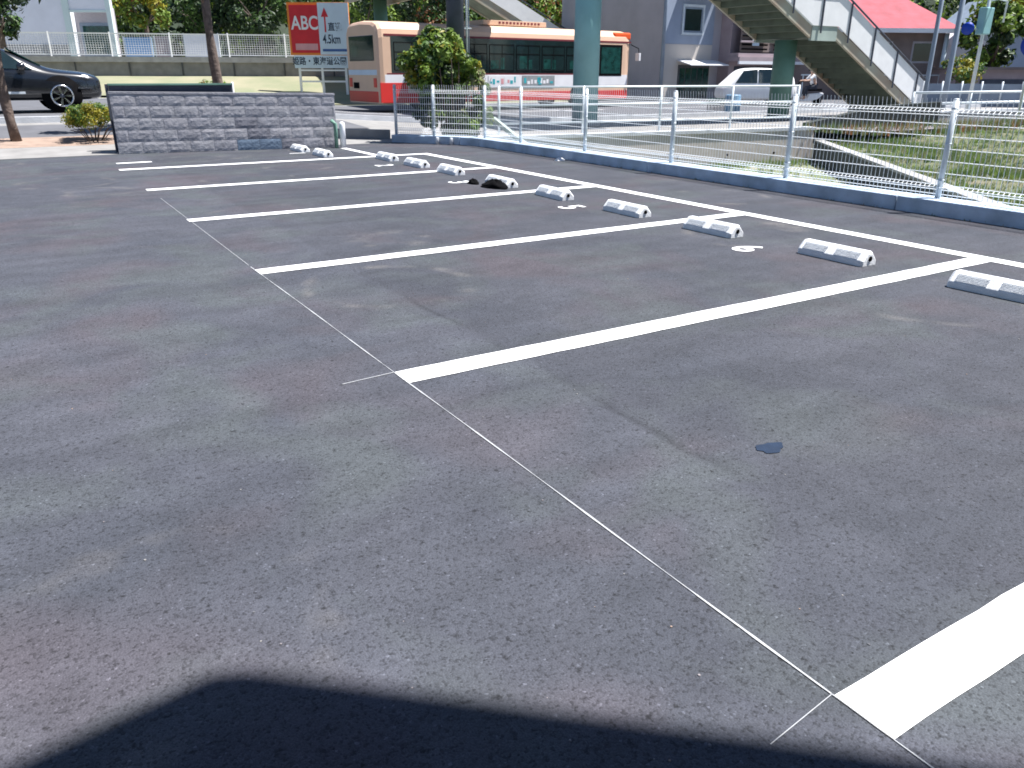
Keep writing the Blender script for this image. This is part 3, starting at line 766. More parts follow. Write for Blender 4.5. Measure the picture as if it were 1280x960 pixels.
# far staircase on the other side of the road
def farpt(t, z, off): 
    d = Vector((.85, -.10)).normalized(); p = Vector((20.6, 42.2))+d*t+Vector((-d.y, d.x))*off; return Vector((p.x, p.y, z))
for k, (off, nm) in enumerate(((-1.0, 'stringer'), (1.0, 'stringer'))):
    b = MB(); b.beam(farpt(0, 6.1, off), farpt(11, .6, off), .12, .42, M['tan']); W(b, nm)
b = MB(); b.beam(farpt(0, 6.0, 0), farpt(11, .5, 0), 1.9, .14, M['soffit']); W(b, 'steps')
b = MB(); b.beam(farpt(0, 6.75, -1.08), farpt(11, 1.25, -1.08), .04, .80, M['white']); W(b, 'side_panel')
b = MB(); b.beam(farpt(0, 7.35, -1.08), farpt(11, 1.85, -1.08), .06, .06, M['pole']); W(b, 'handrail')
b = MB(); b.beam(farpt(-.2, 5.9, 0), (16.6, 43, 5.2), 1.8, .25, M['soffit']); W(b, 'landing')

root = empty('stair_shade_wall', (0, 0, 0), 'added near black low wall standing in for the shade under the foot of the staircase', 'wall')
b = MB(); p_ = [gp for gp in ((17.0, 13.9), (18.6, 13.55), (21.3, 12.9))]  # added wall, its dark colour makes the shade below the stair foot
wallseg(b, p_[0], p_[1], .25, -.4, .12, .40, M['stairshade']); wallseg(b, (18.605, 13.548), p_[2], .25, -.4, .50, .62, M['stairshade']); b.build('wall_face', root)

# ------------------------------------------------------------------ bus
broot = empty('bus', (10.03, 26.3, h(10.2, 26.2)+.0), 'cream and orange city bus with dark window band on the road', 'bus', rz=math.atan2(.95, 11.3))
Lb, Wb, Hb = 11.9, 2.48, 3.0
b = MB()
# cross-section (y,z) rounded roof; lower skirt orange
sec = [(0.02, .32), (0, .40), (0, 2.45), (.04, 2.72), (.16, 2.88), (.40, 2.96), (Wb/2, 3.0)]
sec = sec+[(Wb-y, z) for y, z in reversed(sec[:-1])]
def section(x, s, zs=1):
    return [(x, Wb/2+(y-Wb/2)*s, .32+(z-.32)*zs) for y, z in sec]
st = [(0, .90, .955), (.06, .97, .985), (.18, 1, 1), (Lb-.3, 1, 1), (Lb-.1, .97, .99), (Lb, .90, .955)]
rings = [section(*q) for q in st]; n = len(sec); vs = sum(rings, []); fs = []
for i in range(len(st)-1):
    for k in range(n): fs.append((i*n+k, i*n+(k+1) % n, (i+1)*n+(k+1) % n, (i+1)*n+k))
fs += [tuple(range(n)), tuple(reversed(range((len(st)-1)*n, len(st)*n)))]
b.add(vs, fs, M['cream'], True); o = b.build('body', broot)
o.data.polygons.foreach_set('use_smooth', [False]*len(o.data.polygons))
def sidebox(x0, x1, z0, z1, mt, name, d=.012, parent=broot, bevel=0):
    b = MB(); b.box((x0, -d, z0), (x1, .02, z1), mt); return b.build(name, parent, bevel=bevel)
bt = MB()
band = sidebox(.50, Lb-2.02, 1.32, 2.50, M['glass'], 'window_band', .010)
# individual windows with frames and tinted glass seen inside
wx = [.55, 2.05, 3.30, 4.55, 5.80, 7.05, 8.30, 9.45]
for x0, x1 in zip(wx, wx[1:]):
    o = sidebox(x0+.05, x1-.05, 1.40, 2.30, M['glass'], 'window', .016)
    b = MB()
    for zz in (1.40, 1.98, 2.29): b.box((x0+.05, -.024, zz), (x1-.05, -.017, zz+.025), M['black'])
    for xx in (x0+.05, x1-.07, (x0+x1)/2): b.box((xx, -.023, 1.4), (xx+.022, -.0165, 2.3), M['black'])
    b.build('frame', o)
    ra = random.Random(int(x0*7)); u_ = ra.uniform(.12, .3)
    b = MB(); b.box((x0+u_, -.0195, 1.48), (x0+u_+.35, -.0165, 1.75+ra.uniform(0, .2)), M['tglass']); b.build('pane', o)
    b = MB(); b.box((x0+u_+.45, -.0195, 1.46), (x0+u_+.62, -.0165, 1.80+ra.uniform(0, .15)), M['tglass']); b.build('pane', o)
o = sidebox(Lb-1.78, Lb-.50, 1.22, 2.42, M['black'], 'driver_window', .012)
b = MB(); b.box((Lb-1.68, -.02, 1.32), (Lb-.60, -.013, 2.32), M['tglass']); b.build('pane', o)
sidebox(.25, Lb-.02, 2.50, 2.56, M['maroon'], 'roof_stripe', .008)
sidebox(.30, Lb-1.9, 1.27, 1.315, M['maroon'], 'waist_stripe', .008)
sidebox(.22, Lb-.15, .86, 1.265, M['adwhite'], 'side_panel', .007)
sidebox(.12, Lb-.12, .34, .66, M['red'], 'skirt', .009)
sidebox(.03, 1.1, .36, 1.0, M['red'], 'rear_corner_panel', .013)
b = MB(); b.box((Lb-.95, .05, 2.62), (Lb+.02, Wb-.05, 2.90), M['orange']); b.build('front_dome', broot, bevel=.06)
# advertisement boards
for x0, x1, mt_ in ((4.55, 6.0, 'adwhite'), (6.15, 7.75, 'adgrey'), (9.0, 9.9, 'adwhite')):
    o = sidebox(x0, x1, .82, 1.24, M[mt_], 'advert_board', .022); b = MB(); rr = random.Random(int(x0*10))
    x = x0+.08
    while x < x1-.15:
        ww = rr.uniform(.06, .15); zc = rr.uniform(.92, 1.0)
        b.box((x, -.027, zc), (x+ww, -.0225, zc+rr.uniform(.06, .22)), M[rr.choice(['adgrey', 'adwhite', 'adteal', 'signpink']) if mt_ != 'adgrey' else rr.choice(['adwhite', 'adteal', 'adwhite'])]); x += ww+rr.uniform(.03, .09)
    b.build('print', o)
text('2', .36, M['adteal'], broot, Matrix.Translation((7.0, -.029, 1.03)) @ Matrix.Rotation(R(90), 4, 'X'))
b = MB(); b.box((4.7, .5, 3.0), (7.7, Wb-.5, 3.17), M['cream']); 
for i in range(12): b.box((5.4+i*.17, .49, 3.06), (5.5+i*.17, .505, 3.13), M['maroon'])
b.build('roof_unit', broot, bevel=.04)
# rear face
b = MB(); b.box((-.012, .30, 1.70), (.10, Wb-.30, 2.52), M['glass']); o = b.build('rear_window', broot, bevel=.02)
b = MB(); b.box((-.016, 1.5, 1.85), (-.012, 1.95, 2.2), M['tglass']); b.build('pane', o)
b = MB(); b.box((-.01, .15, 1.25), (.05, Wb-.15, 1.42), M['signpale']); b.build('rear_stripe', broot)
b = MB(); b.box((-.014, .12, .36), (.05, Wb-.12, .72), M['red']); b.build('rear_bumper', broot, bevel=.02)
b = MB(); b.box((-.022, 1.55, .80), (.0, 1.95, 1.0), M['black']); b.build('number_plate', broot)
for y in (.2, Wb-.4):
    b = MB(); b.box((-.02, y, .85), (.0, y+.2, 1.15), M['red']); b.build('tail_lamp', broot)
def wheel(parent, x, y, r, wd, side=-1, rim='chrome'):
    o = MB(); Mx = Matrix.Translation((x, y, r)) @ Matrix.Rotation(R(90), 4, 'X')
    o.lathe([(r*.6, -wd/2), (r*.95, -wd/2), (r, -wd/2+.03), (r, wd/2-.03), (r*.95, wd/2), (r*.6, wd/2)], M['black'], 28, Mx)
    t = o.build('wheel', parent)
    q = MB(); q.lathe([(r*.64, wd/2-.01), (r*.62, wd/2+.012), (r*.52, wd/2-.03), (r*.15, wd/2-.01), (r*.12, wd/2+.012)], M['pole'], 28, Mx)
    for k in range(7):
        a = 2*math.pi*k/7
        for s_ in (-.07, .07):
            p0 = Mx @ Vector((r*.14*math.cos(a), r*.14*math.sin(a), wd/2+.012)); p1 = Mx @ Vector((r*.6*math.cos(a+s_), r*.6*math.sin(a+s_), wd/2+.015))
            q.beam(p0, p1, .03, .02, M[rim])
    q.lathe([(r*.66, wd/2+.0), (r*.66, wd/2+.018), (r*.58, wd/2+.018), (r*.58, wd/2)], M[rim], 28, Mx)
    q.build('rim', t); return t
for x in (2.9, Lb-2.7):
    for y in (.20, Wb-.20): wheel(broot, x, y, .48, .28)
    b = MB(); b.lathe([(.60, .0), (.60, .05)], M['black'], 24, Matrix.Translation((x, .036, .50)) @ Matrix.Rotation(R(90), 4, 'X')); b.build('wheel_arch', broot)
b = MB(); b.tube([(Lb-.05, -.02, 2.45), (Lb+.28, -.16, 2.3), (Lb+.30, -.18, 2.1)], .018, M['black'], 8); b.box((Lb+.20, -.30, 1.82), (Lb+.30, -.08, 2.12), M['adwhite']); b.build('mirror', broot, bevel=.01)
b = MB(); b.box((Lb-.03, .12, 1.2), (Lb+.012, Wb-.12, 2.5), M['glass']); b.build('windscreen', broot)

# ------------------------------------------------------------------ cars
def car(name, loc, rz, label, st, body, mirror=True, glasses=(), wx=(.85, 3.55), wr=.36, wy=1.8, group=None, rim='chrome', lamps=True):
    """st: stations (x, z_low, z_belt, z_top, half_w_belt, half_w_top)"""
    root = empty(name, loc, label, 'car', group, rz)
    vs = []; fs = []; n = 12
    for (x, zl, zb, zt, wb, wt) in st:
        rg = [(-wb*.90, zl), (-wb*.985, zl+.12), (-wb, (zl+zb)/2), (-wb*.97, zb), (-wt, zt-.05), (-wt*.72, zt)]
        rg = rg+[(-y, z) for y, z in reversed(rg)]
        vs += [(x, y, z) for y, z in rg]
    for i in range(len(st)-1):
        for k in range(n): fs.append((i*n+k, i*n+(k+1) % n, (i+1)*n+(k+1) % n, (i+1)*n+k))
    fs += [tuple(range(n)), tuple(reversed(range((len(st)-1)*n, len(st)*n)))]
    b = MB(); b.add(vs, fs, body, True); o = b.build('body', root)
    ss = o.modifiers.new('sub', 'SUBSURF'); ss.levels = 2; ss.render_levels = 2
    def stat(x):
        for p, q in zip(st, st[1:]):
            if x <= q[0]:
                t = (x-p[0])/(q[0]-p[0]); return [p[i]+(q[i]-p[i])*t for i in range(6)]
        return st[-1]
    def ysurf(x, z):
        s_ = stat(x); zb, zt, wb, wt = s_[2], s_[3], s_[4]*.97, s_[5]
        t = max(0, min(1, (z-zb)/max(.05, zt-.05-zb))); return wb+(wt-wb)*t
    for g_ in glasses:
        for sd in (-1, 1):
            b = MB(); m_ = len(g_)
            v1 = [(x, sd*(ysurf(x, z)+.006), z) for x, z in g_]; v0 = [(x, sd*(ysurf(x, z)-.05), z) for x, z in g_]
            b.add(v1+v0, [tuple(range(m_)), tuple(reversed(range(m_, 2*m_)))]+[(i, m_+i, m_+(i+1) % m_, (i+1) % m_) for i in range(m_)], M['glass'])
            b.build('side_window', root)
    for x in wx:
        for sd in (-1, 1):
            t = wheel(root, x, sd*(wy/2-.13), wr, .22, rim=rim)
            if sd > 0: t.scale = (1, 1, 1)
            b = MB(); b.lathe([(wr*1.16, -.02), (wr*1.16, .02)], M['black'], 24, Matrix.Translation((x, sd*(wy/2-.035), wr+.02)) @ Matrix.Rotation(R(90), 4, 'X')); b.build('wheel_arch', root)
    return root, ysurf
Z9 = .92
suv_st = [(a_, b_, c_*Z9, d_*Z9, e_, f_) for a_, b_, c_, d_, e_, f_ in [(0, .50, .80, .98, .74, .60), (.12, .30, .85, 1.10, .88, .70), (.5, .27, 1.02, 1.50, .92, .66), (1.0, .25, 1.04, 1.60, .93, .66), (2.3, .25, 1.02, 1.62, .93, .66),
          (2.75, .25, 1.0, 1.54, .93, .66), (3.35, .25, .97, 1.18, .92, .70), (3.62, .25, .95, 1.04, .92, .74), (4.2, .25, .92, 1.00, .91, .72), (4.52, .26, .88, .93, .86, .66), (4.66, .32, .74, .82, .76, .58)]]
cx0, cy0 = -3.72, 21.55
root, ys_ = car('black_car', (cx0, cy0+.9, h(0, 21.6)+.02), R(1), 'glossy black sport utility car on the road at the left edge', suv_st, M['blackpaint'],
    glasses=[[(a_, c_*Z9) for a_, c_ in g_] for g_ in ([(.45, 1.06), (1.5, 1.06), (1.5, 1.52), (.7, 1.46)], [(1.56, 1.06), (2.5, 1.05), (2.5, 1.50), (1.56, 1.53)], [(2.56, 1.05), (3.22, 1.03), (2.72, 1.44), (2.56, 1.49)])], wx=(.82, 3.74), wr=.37, wy=1.84)
b = MB()
for sd in (-1, 1):
    b = MB(); b.lathe([(.02, -.03), (.11, -.02), (.13, .02), (.09, .06), (.02, .07)], M['lamp'], 14, Matrix.Translation((4.26, sd*.80, .74)) @ Matrix.Rotation(R(sd*-80), 4, 'X') @ Matrix.Scale(1.5, 4, (1, 0, 0)) @ Matrix.Scale(.75, 4)); b.build('headlight', root)
    b = MB(); b.box((4.1, sd*.90-.02, .52), (4.42, sd*.90+.02, .56), M['chrome']) if sd < 0 else b.box((4.1, .88, .52), (4.42, .92, .56), M['chrome']); b.build('fog_trim', root)
    b = MB(); b.lathe([(.02, -.10), (.09, -.07), (.10, .03), (.05, .08)], M['blackpaint'], 12, Matrix.Translation((3.02, sd*1.0, 1.0)) @ Matrix.Rotation(R(90), 4, 'Y')); b.build('mirror', root)
    b = MB(); b.box((1.2, sd*.945-.015, .42), (3.0, sd*.945+.015, .47), M['galv']); b.build('sill_trim', root)
    for x in (1.15, 2.3):
        b = MB(); b.tube([(x, sd*.935, .93), (x+.1, sd*.965, .93), (x+.2, sd*.935, .93)], .012, M['chrome'], 6); b.build('door_handle', root)
b = MB(); b.add([(x_, y_, z_*Z9) for x_, y_, z_ in [(2.80, -.60, 1.53), (3.42, -.66, 1.13), (3.42, .66, 1.13), (2.80, .60, 1.53), (2.80, -.60, 1.50), (3.42, -.66, 1.10), (3.42, .66, 1.10), (2.80, .60, 1.50)]], [(0,1,2,3),(7,6,5,4),(0,4,5,1),(2,6,7,3),(1,5,6,2),(0,3,7,4)], M['tglass']); b.build('windscreen', root)
b = MB(); b.tube([(1.0, -.60, 1.48), (2.6, -.60, 1.45)], .018, M['chrome'], 6); b.build('roof_rail', root)

mpvst = [(0, .45, .85, .95, .62, .5), (.10, .26, .92, 1.30, .70, .56), (.40, .22, .95, 1.56, .73, .60), (2.1, .22, .95, 1.60, .73, .60), (2.55, .22, .95, 1.52, .73, .60), (2.95, .22, .92, 1.08, .73, .62), (3.2, .24, .82, .92, .71, .55), (3.38, .34, .62, .68, .6, .45)]
pv = at(930, 128, 35.5)
root, _ = car('silver_van', (29.6, 25.2, 0), R(180-28), 'silver small van parked in front of the mauve house beside the green column', mpvst, M['white'],
    glasses=([(.25, .95), (.95, .95), (.95, 1.50), (.42, 1.47)], [(1.02, .95), (1.75, .95), (1.75, 1.52), (1.02, 1.52)], [(1.82, .95), (2.80, .95), (2.44, 1.46), (1.82, 1.52)]), wx=(.6, 2.8), wr=.27, wy=1.42)

# scooter and rider
sroot = empty('scooter', (30.1, 24.6, 0), 'small scooter ridden on the road beyond the green column', 'scooter', rz=R(150))
b = MB(); b.prism([(-.62, .55), (-.05, .50), (.05, .28), (.42, .28), (.50, .85), (.60, .85), (.56, .35), (.35, .18), (-.1, .18), (-.45, .28), (-.70, .50)], -.13, .13, M['white']); b.build('body', sroot, bevel=.03)
b = MB(); b.box((-.60, -.13, .62), (.0, .13, .72), M['black']); b.build('seat', sroot, bevel=.03)
for x in (-.45, .62):
    b = MB(); b.lathe([(.12, -.05), (.21, -.04), (.21, .04), (.12, .05)], M['black'], 18, Matrix.Translation((x, 0, .21)) @ Matrix.Rotation(R(90), 4, 'X')); b.build('wheel', sroot)
b = MB(); b.tube([(.50, 0, .8), (.45, 0, 1.0)], .03, M['black'], 8); b.tube([(.38, -.3, 1.02), (.45, 0, 1.0), (.38, .3, 1.02)], .016, M['black'], 8); b.build('handlebar', sroot)
proot = empty('person', (30.1, 24.6, 0), 'person in white helmet and white shirt riding the small scooter', 'person', rz=R(150))
def skin_body(name, verts, edges, radii, mt, parent, root_i=0):
    me = bpy.data.meshes.new(name); me.from_pydata(verts, edges, []); o = bpy.data.objects.new(name, me); C.objects.link(o); o.parent = parent
    me.materials.append(mt) if not isinstance(mt, list) else [me.materials.append(q) for q in mt]
    o.modifiers.new('skin', 'SKIN'); 
    if not me.skin_vertices: 
        import bmesh
        bm = bmesh.new(); bm.from_mesh(me); bm.verts.layers.skin.verify(); bm.to_mesh(me); bm.free()
    for i, r in enumerate(radii): me.skin_vertices[0].data[i].radius = (r, r)
    me.skin_vertices[0].data[root_i].use_root = True
    s = o.modifiers.new('sub', 'SUBSURF'); s.levels = 1; s.render_levels = 2
    return o
bv = [(-.22, 0, .80), (-.18, 0, 1.02), (-.12, 0, 1.24), (-.10, 0, 1.36), (-.08, 0, 1.48), (-.07, 0, 1.56),
      (-.22, -.10, .79), (.14, -.13, .74), (.18, -.12, .32), (.30, -.12, .27), (-.22, .10, .79), (.14, .13, .74), (.18, .12, .32), (.30, .12, .27),
      (-.12, -.19, 1.27), (.08, -.24, 1.06), (.34, -.27, 1.05), (-.12, .19, 1.27), (.08, .24, 1.06), (.34, .27, 1.05)]
be = [(0,1),(1,2),(2,3),(3,4),(4,5),(0,6),(6,7),(7,8),(8,9),(0,10),(10,11),(11,12),(12,13),(2,14),(14,15),(15,16),(2,17),(17,18),(18,19)]
br = [.13,.12,.14,.055,.085,.06,.10,.075,.05,.04,.10,.075,.05,.04,.06,.045,.03,.06,.045,.03]
skin_body('body', bv, be, br, M['skin'], proot)
skin_body('shirt', [(-.22, 0, .84), (-.18, 0, 1.02), (-.12, 0, 1.24), (-.12, -.19, 1.27), (.06, -.235, 1.08), (-.12, .19, 1.27), (.06, .235, 1.08)], [(0,1),(1,2),(2,3),(3,4),(2,5),(5,6)], [.15,.14,.16,.075,.06,.075,.06], M['shirt'], proot)
skin_body('trousers', [(-.22, 0, .80), (-.22, -.10, .79), (.14, -.13, .74), (.18, -.12, .38), (-.22, .10, .79), (.14, .13, .74), (.18, .12, .38)], [(0,1),(1,2),(2,3),(0,4),(4,5),(5,6)], [.14,.115,.09,.065,.115,.09,.065], M['trousers'], proot)
b = MB(); b.lathe([(.02, .16), (.09, .14), (.135, .08), (.145, 0), (.13, -.06), (.10, -.07)][::-1], M['white'], 18, Matrix.Translation((-.08, 0, 1.52))); b.build('helmet', proot)
b = MB(); b.box((.03, -.08, 1.45), (.065, .08, 1.53), M['glass']); b.build('visor', proot, bevel=.01)

# roadside bits beyond the channel
b = MB(); b.lathe([(.26, 0), (.28, .02), (.28, .28), (.295, .30), (.28, .32), (.28, .60), (.26, .64), (.20, .645)], M['barrel'], 20)
pb = at(915, 138, 28.5); tag(b.build('barrel', loc=(pb.x, pb.y, 0)), 'blue drum standing on the roadside in front of the silver van', 'barrel')
root = empty('grille_fence', (0, 0, 0), 'low dark green grille fence beside the blue drum', 'fence')
p0 = at(884, 137, 29.2); p1 = at(908, 137, 29.0); b = MB()
for i in range(14):
    q = p0.lerp(p1, i/13); b.tube([(q.x, q.y, 0), (q.x, q.y, .42)], .012, M['black'], 5)
b.build('bars', root); b = MB(); b.beam((p0.x, p0.y, .45), (p1.x, p1.y, .45), .05, .10, M['green']); b.build('top_rail', root)

# ------------------------------------------------------------------ road signs and poles on the right
def spole(x, y, r, hgt, label, name='utility_pole', cat='pole', mt='fenceblue'):
    root = empty(name, (x, y, 0), label, cat); b = MB(); b.lathe([(r*1.15, 0), (r, 1), (r*.8, hgt)], M[mt], 14); b.build('shaft', root)
    b = MB(); b.lathe([(r*1.5, 0), (r*1.5, .12)], M['conc'], 14); b.build('base', root); return root
spole(26.15, 16.5, .075, 8, 'pale blue steel pole just right of the foot of the staircase')
spole(30.2, 18.2, .10, 8, 'second pale pole right of the first one, in front of the red roofed house')
root = empty('traffic_signal', (26.6, 15.15, 0), 'teal signal housing and small blue round sign on a slim pole', 'traffic signal')
b = MB(); b.lathe([(.06, 0), (.05, 5)], M['galv'], 12); b.build('post', root)
b = MB(); b.box((-.32, -.17, 2.55), (.12, .1, 3.35), M['teal']); b.build('signal_housing', root, bevel=.03)
b = MB(); b.tube([(.0, 0, 3.55), (.0, -.3, 3.6), (.15, -.5, 3.5), (.15, -.5, 2.9)], .03, M['galv'], 8); b.build('bracket', root)
b = MB(); Md = Matrix.Translation((-.75, .1, 2.72)) @ Matrix.Rotation(R(-60), 4, 'Z') @ Matrix.Rotation(R(90), 4, 'X'); b.lathe([(.02, .0), (.19, 0), (.19, .02), (.02, .02)], M['signblue'], 24, Md); b.build('round_sign', root)
b = MB(); b.tube([(0, 0, 2.72), (-.72, .1, 2.72)], .02, M['galv'], 8); b.build('bracket', root)
root = empty('road_sign', (23.2, 11.75, 0), 'round blue road sign on a post at the right edge of the photo', 'road sign')
b = MB(); b.lathe([(.035, 0), (.035, 2.6)], M['galv'], 12); b.build('post', root)
b = MB(); b.lathe([(.02, .0), (.33, 0), (.33, .02), (.02, .02)], M['signblue'], 28, Matrix.Translation((-.04, -.05, 2.1)) @ Matrix.Rotation(R(-60), 4, 'Z') @ Matrix.Rotation(R(90), 4, 'X')); b.build('sign_disc', root)

# ------------------------------------------------------------------ buildings on the right
root = empty('grey_building', (28.2, 32.4, 0), 'grey rendered building with blue grey front and beige lower floor behind the bus nose', 'building')
b = MB(); b.box((0, 0, 0), (6, 9, 9), M['wallgrey']); b.build('wall', root)
b = MB(); b.box((.02, -.06, 2.75), (3.4, -.003, 9), M['wallblue']); b.build('front_cladding', root)
b = MB(); b.box((.02, -.05, 0), (3.4, -.003, 2.74), M['wallbeige']); b.build('lower_wall', root)
b = MB(); b.tube([(-.08, -.12, 0), (-.08, -.12, 9)], .10, M['fenceblue'], 10); b.build('downpipe', root)
b = MB(); b.box((1.2, -.10, 3.3), (2.5, -.062, 4.5), M['fenceblue']); o = b.build('window', root)
b = MB(); b.box((1.3, -.115, 3.4), (2.4, -.102, 4.4), M['glass']); b.build('pane', o)
b = MB()
for a_, c_ in (((1.1, 3.2), (2.6, 3.3)), ((1.1, 4.5), (2.6, 4.62))): b.box((a_[0], -.16, a_[1]), (c_[0], -.062, c_[1]), M['galv'])
for x in (1.1, 2.5): b.box((x, -.15, 3.3), (x+.1, -.063, 4.5), M['galv'])
b.build('frame', o)
b = MB(); b.add([(1.0, -.06, 1.95), (3.7, -.06, 1.95), (3.7, -1.1, 1.72), (1.0, -1.1, 1.72), (1.0, -.06, 2.0), (3.7, -.06, 2.0), (3.7, -1.1, 1.77), (1.0, -1.1, 1.77)], [(0,3,2,1),(4,5,6,7),(0,1,5,4),(1,2,6,5),(2,3,7,6),(3,0,4,7)], M['white']); b.build('awning', root)
b = MB(); b.box((1.1, -.09, .1), (3.3, -.051, 1.75), M['darkwall']); o = b.build('shopfront', root)
b = MB()
for i in range(5): b.box((1.2+i*.42, -.11, .2), (1.55+i*.42, -.092, 1.6), M['tglass'])
b.build('pane', o)
b = MB(); b.box((.9, -.9, 5.15), (3.3, -.06, 5.3), M['tan']); b.build('balcony', root)

root = empty('mauve_house', (32.2, 31.6, 0), 'two storey mauve house with dark louvred balcony behind the silver van', 'house')
b = MB(); b.box((0, 0, 0), (6, 7, 4.9), M['wallmauve']); b.build('wall', root)
b = MB(); b.box((-.2, -.9, 1.95), (5.8, 0, 2.15), M['wallmauve']); b.box((-.2, -.9, 1.8), (5.8, -.8, 1.95), M['wallwhite']); b.build('canopy', root)
b = MB(); b.box((-.1, -.8, 2.85), (5.7, -.74, 2.95), M['wallmauve']); b.box((-.1, -.7, 2.15), (5.7, -.05, 2.35), M['wallmauve']); b.build('balcony_floor', root)
b = MB()
for i in range(9): b.box((.1, -.72, 2.5+i*.21), (2.0, -.68, 2.58+i*.21), M['black']); b.box((2.5, -.72, 2.5+i*.21), (5.5, -.68, 2.56+i*.21), M['black'])
b.box((.1, -.6, 2.4), (5.5, -.55, 4.3), M['wallbrown'])
b.build('louvre', root)
b = MB(); b.box((.8, -.76, 2.7), (1.3, -.725, 4.2), M['signpale']); b.build('shutter', root)
b = MB(); b.prism([(-.6, 4.9), (6.4, 4.9), (4.5, 6.2), (1.5, 6.2)], -.8, 7.4, M['darkwall']); b.build('roof', root)
b = MB(); b.box((.4, -.03, .1), (5.5, -.003, 1.7), M['pole']); b.build('garage_opening', root)

hp0 = at(1070, 40, 43); hp1 = at(1192, 38, 43); rzh = math.atan2(hp1.y-hp0.y, hp1.x-hp0.x)
root = empty('red_roof_house', (hp0.x, hp0.y, 0), 'brown two storey house with red tiled roof and white gutter', 'house', rz=rzh)
LH = (hp1-hp0).length
b = MB(); b.box((-3.5, 0, 0), (LH-.4, 7, 3.5), M['wallbrown']); b.build('wall', root)
b = MB(); b.add([(-4.2, -.7, 3.62), (LH+.1, -.7, 3.62), (LH-2.2, 3.2, 5.7), (-1.5, 3.2, 5.7), (-4.2, 7.4, 3.62), (LH+.1, 7.4, 3.62)], [(0,1,2,3),(1,5,2),(5,4,3,2),(4,0,3),(0,4,5,1)], M['tile']); b.build('roof', root)
b = MB(); b.beam((-4.2, -.72, 3.55), (LH+.1, -.72, 3.50), .12, .22, M['wallwhite']); b.build('gutter', root)
for x in (.9, 3.2):
    b = MB(); b.box((x, -.05, 1.9), (x+1.2, -.003, 3.0), M['wallgrey']); o = b.build('window', root)
    b = MB(); b.box((x+.08, -.07, 2.0), (x+1.12, -.052, 2.9), M['glass']); b.build('pane', o)
b = MB(); b.box((-3, -.9, 1.25), (LH-.6, -.84, 1.32), M['galv']); [b.box((x_, -.88, 0), (x_+.06, -.85, 1.25), M['galv']) for x_ in (-2.9, -.5, 1.8, LH-.8)]; b.build('balcony_rail', root)
b = MB(); b.tube([(LH-.45, -.3, 0), (LH-.45, -.3, 3.4)], .12, M['signpale'], 8); b.build('downpipe', root)

pw = at(1203, 60, 46)
root = empty('white_house', (pw.x-1.0, pw.y, 0), 'small bright white house between the red roofed house and the trees', 'house', rz=rzh)
b = MB(); b.box((-.6, 0, 0), (2.0, 5, 2.9), M['wallwhite']); b.prism([(-.7, 2.9), (2.1, 2.9), (.4, 3.9)], -.1, 5, M['wallwhite']); b.build('wall', root)
pw = at(1215, 88, 40)
root = empty('brown_shed', (pw.x, pw.y, 0), 'long low brown shed with dark openings under the trees at the right', 'shed', rz=rzh)
b = MB(); b.box((0, 0, 0), (9, 4, 1.55), M['wallmauve']); b.build('wall', root)
b = MB(); b.box((.5, -.04, .3), (3.0, -.003, 1.1), M['pole']); b.box((3.6, -.04, .3), (8.0, -.003, 1.1), M['pole']); b.build('opening', root)
b = MB(); b.box((-.2, -.4, 1.55), (9.2, 4.2, 1.68), M['wallbrown']); b.build('roof', root)
pw = at(1268, 10, 50)
root = empty('blue_house', (pw.x, pw.y, 0), 'blue grey house partly hidden by trees at the top right corner', 'house', rz=rzh)
b = MB(); b.box((-.5, 0, 0), (8, 8, 4.0), M['wallblue']); b.build('wall', root)
b = MB(); b.prism([(-1, 4.0), (8.4, 4.0), (6, 6.2), (1.5, 6.2)], -.5, 8.5, M['fenceblue']); b.build('roof', root)
pv0 = at(1150, 122, 36); pv1 = at(1300, 124, 34)
root = empty('panel_fence', (0, 0, 0), 'blue grey panel fence along the far side of the road on the right', 'fence')
b = MB(); wallseg(b, (pv0.x, pv0.y), (pv1.x, pv1.y), .06, 0, .95, .95, M['fenceblue']); b.build('panel', root)
b = MB()
for i in range(7):
    q = pv0.lerp(pv1, i/6); b.tube([(q.x, q.y-.05, 0), (q.x, q.y-.05, 1.05)], .04, M['galv'], 8)
b.build('post', root)

# ------------------------------------------------------------------ far side on the left: bank, wall, mesh fence, building, sign
W0 = Vector((-.8, 47.0)); W1 = Vector((14.6, 41.4)); wd_ = (W1-W0).normalized(); wn = Vector((wd_.y, -wd_.x))
L0 = W0-wd_*25; L1 = W1+wd_*8
# grassy slope in front of it
vs = []; fs = []
for i in range(41):
    p = L0+(L1-L0)*i/40
    for j in range(7):
        t = j/6; q = p+wn*(6.2*(1-t)); vs.append((q.x, q.y, h(q.x, q.y)+(1.18-h(q.x, q.y))*sm(0, 1, t)-.03+.05*math.sin(i*1.7+j)*(0 < j < 6)))
for i in range(40):
    for j in range(6): a = i*7+j; fs.append((a, a+7, a+8, a+1))
b = MB(); b.add(vs, fs, M['drygrass'], True); tag(b.build('dry_bank'), kind='structure')
root = empty('retaining_wall', (0, 0, 0), 'long weathered grey retaining wall with concrete coping across the road on the left', 'wall')
b = MB(); wallseg(b, L0, L1, .5, 0, 1.78, 1.82, M['walk']); b.build('wall_face', root)
b = MB()
for i in range(20):
    p = L0+(L1-L0)*(i+.5)/20; b.box((p.x-.03, p.y-.06, 1.15), (p.x+.03, p.y-.0, 1.77), M['darkwall'])
b.build('joint', root)
b = MB(); a0 = L0+wn*.12; a1 = L1+wn*.12; wallseg(b, a0, a1, .8, 1.79, 2.02, 2.06, M['conc']); b.build('coping', root)
root = empty('mesh_fence', (0, 0, 0), 'white mesh fence on top of the retaining wall across the road', 'fence')
nseg = 18
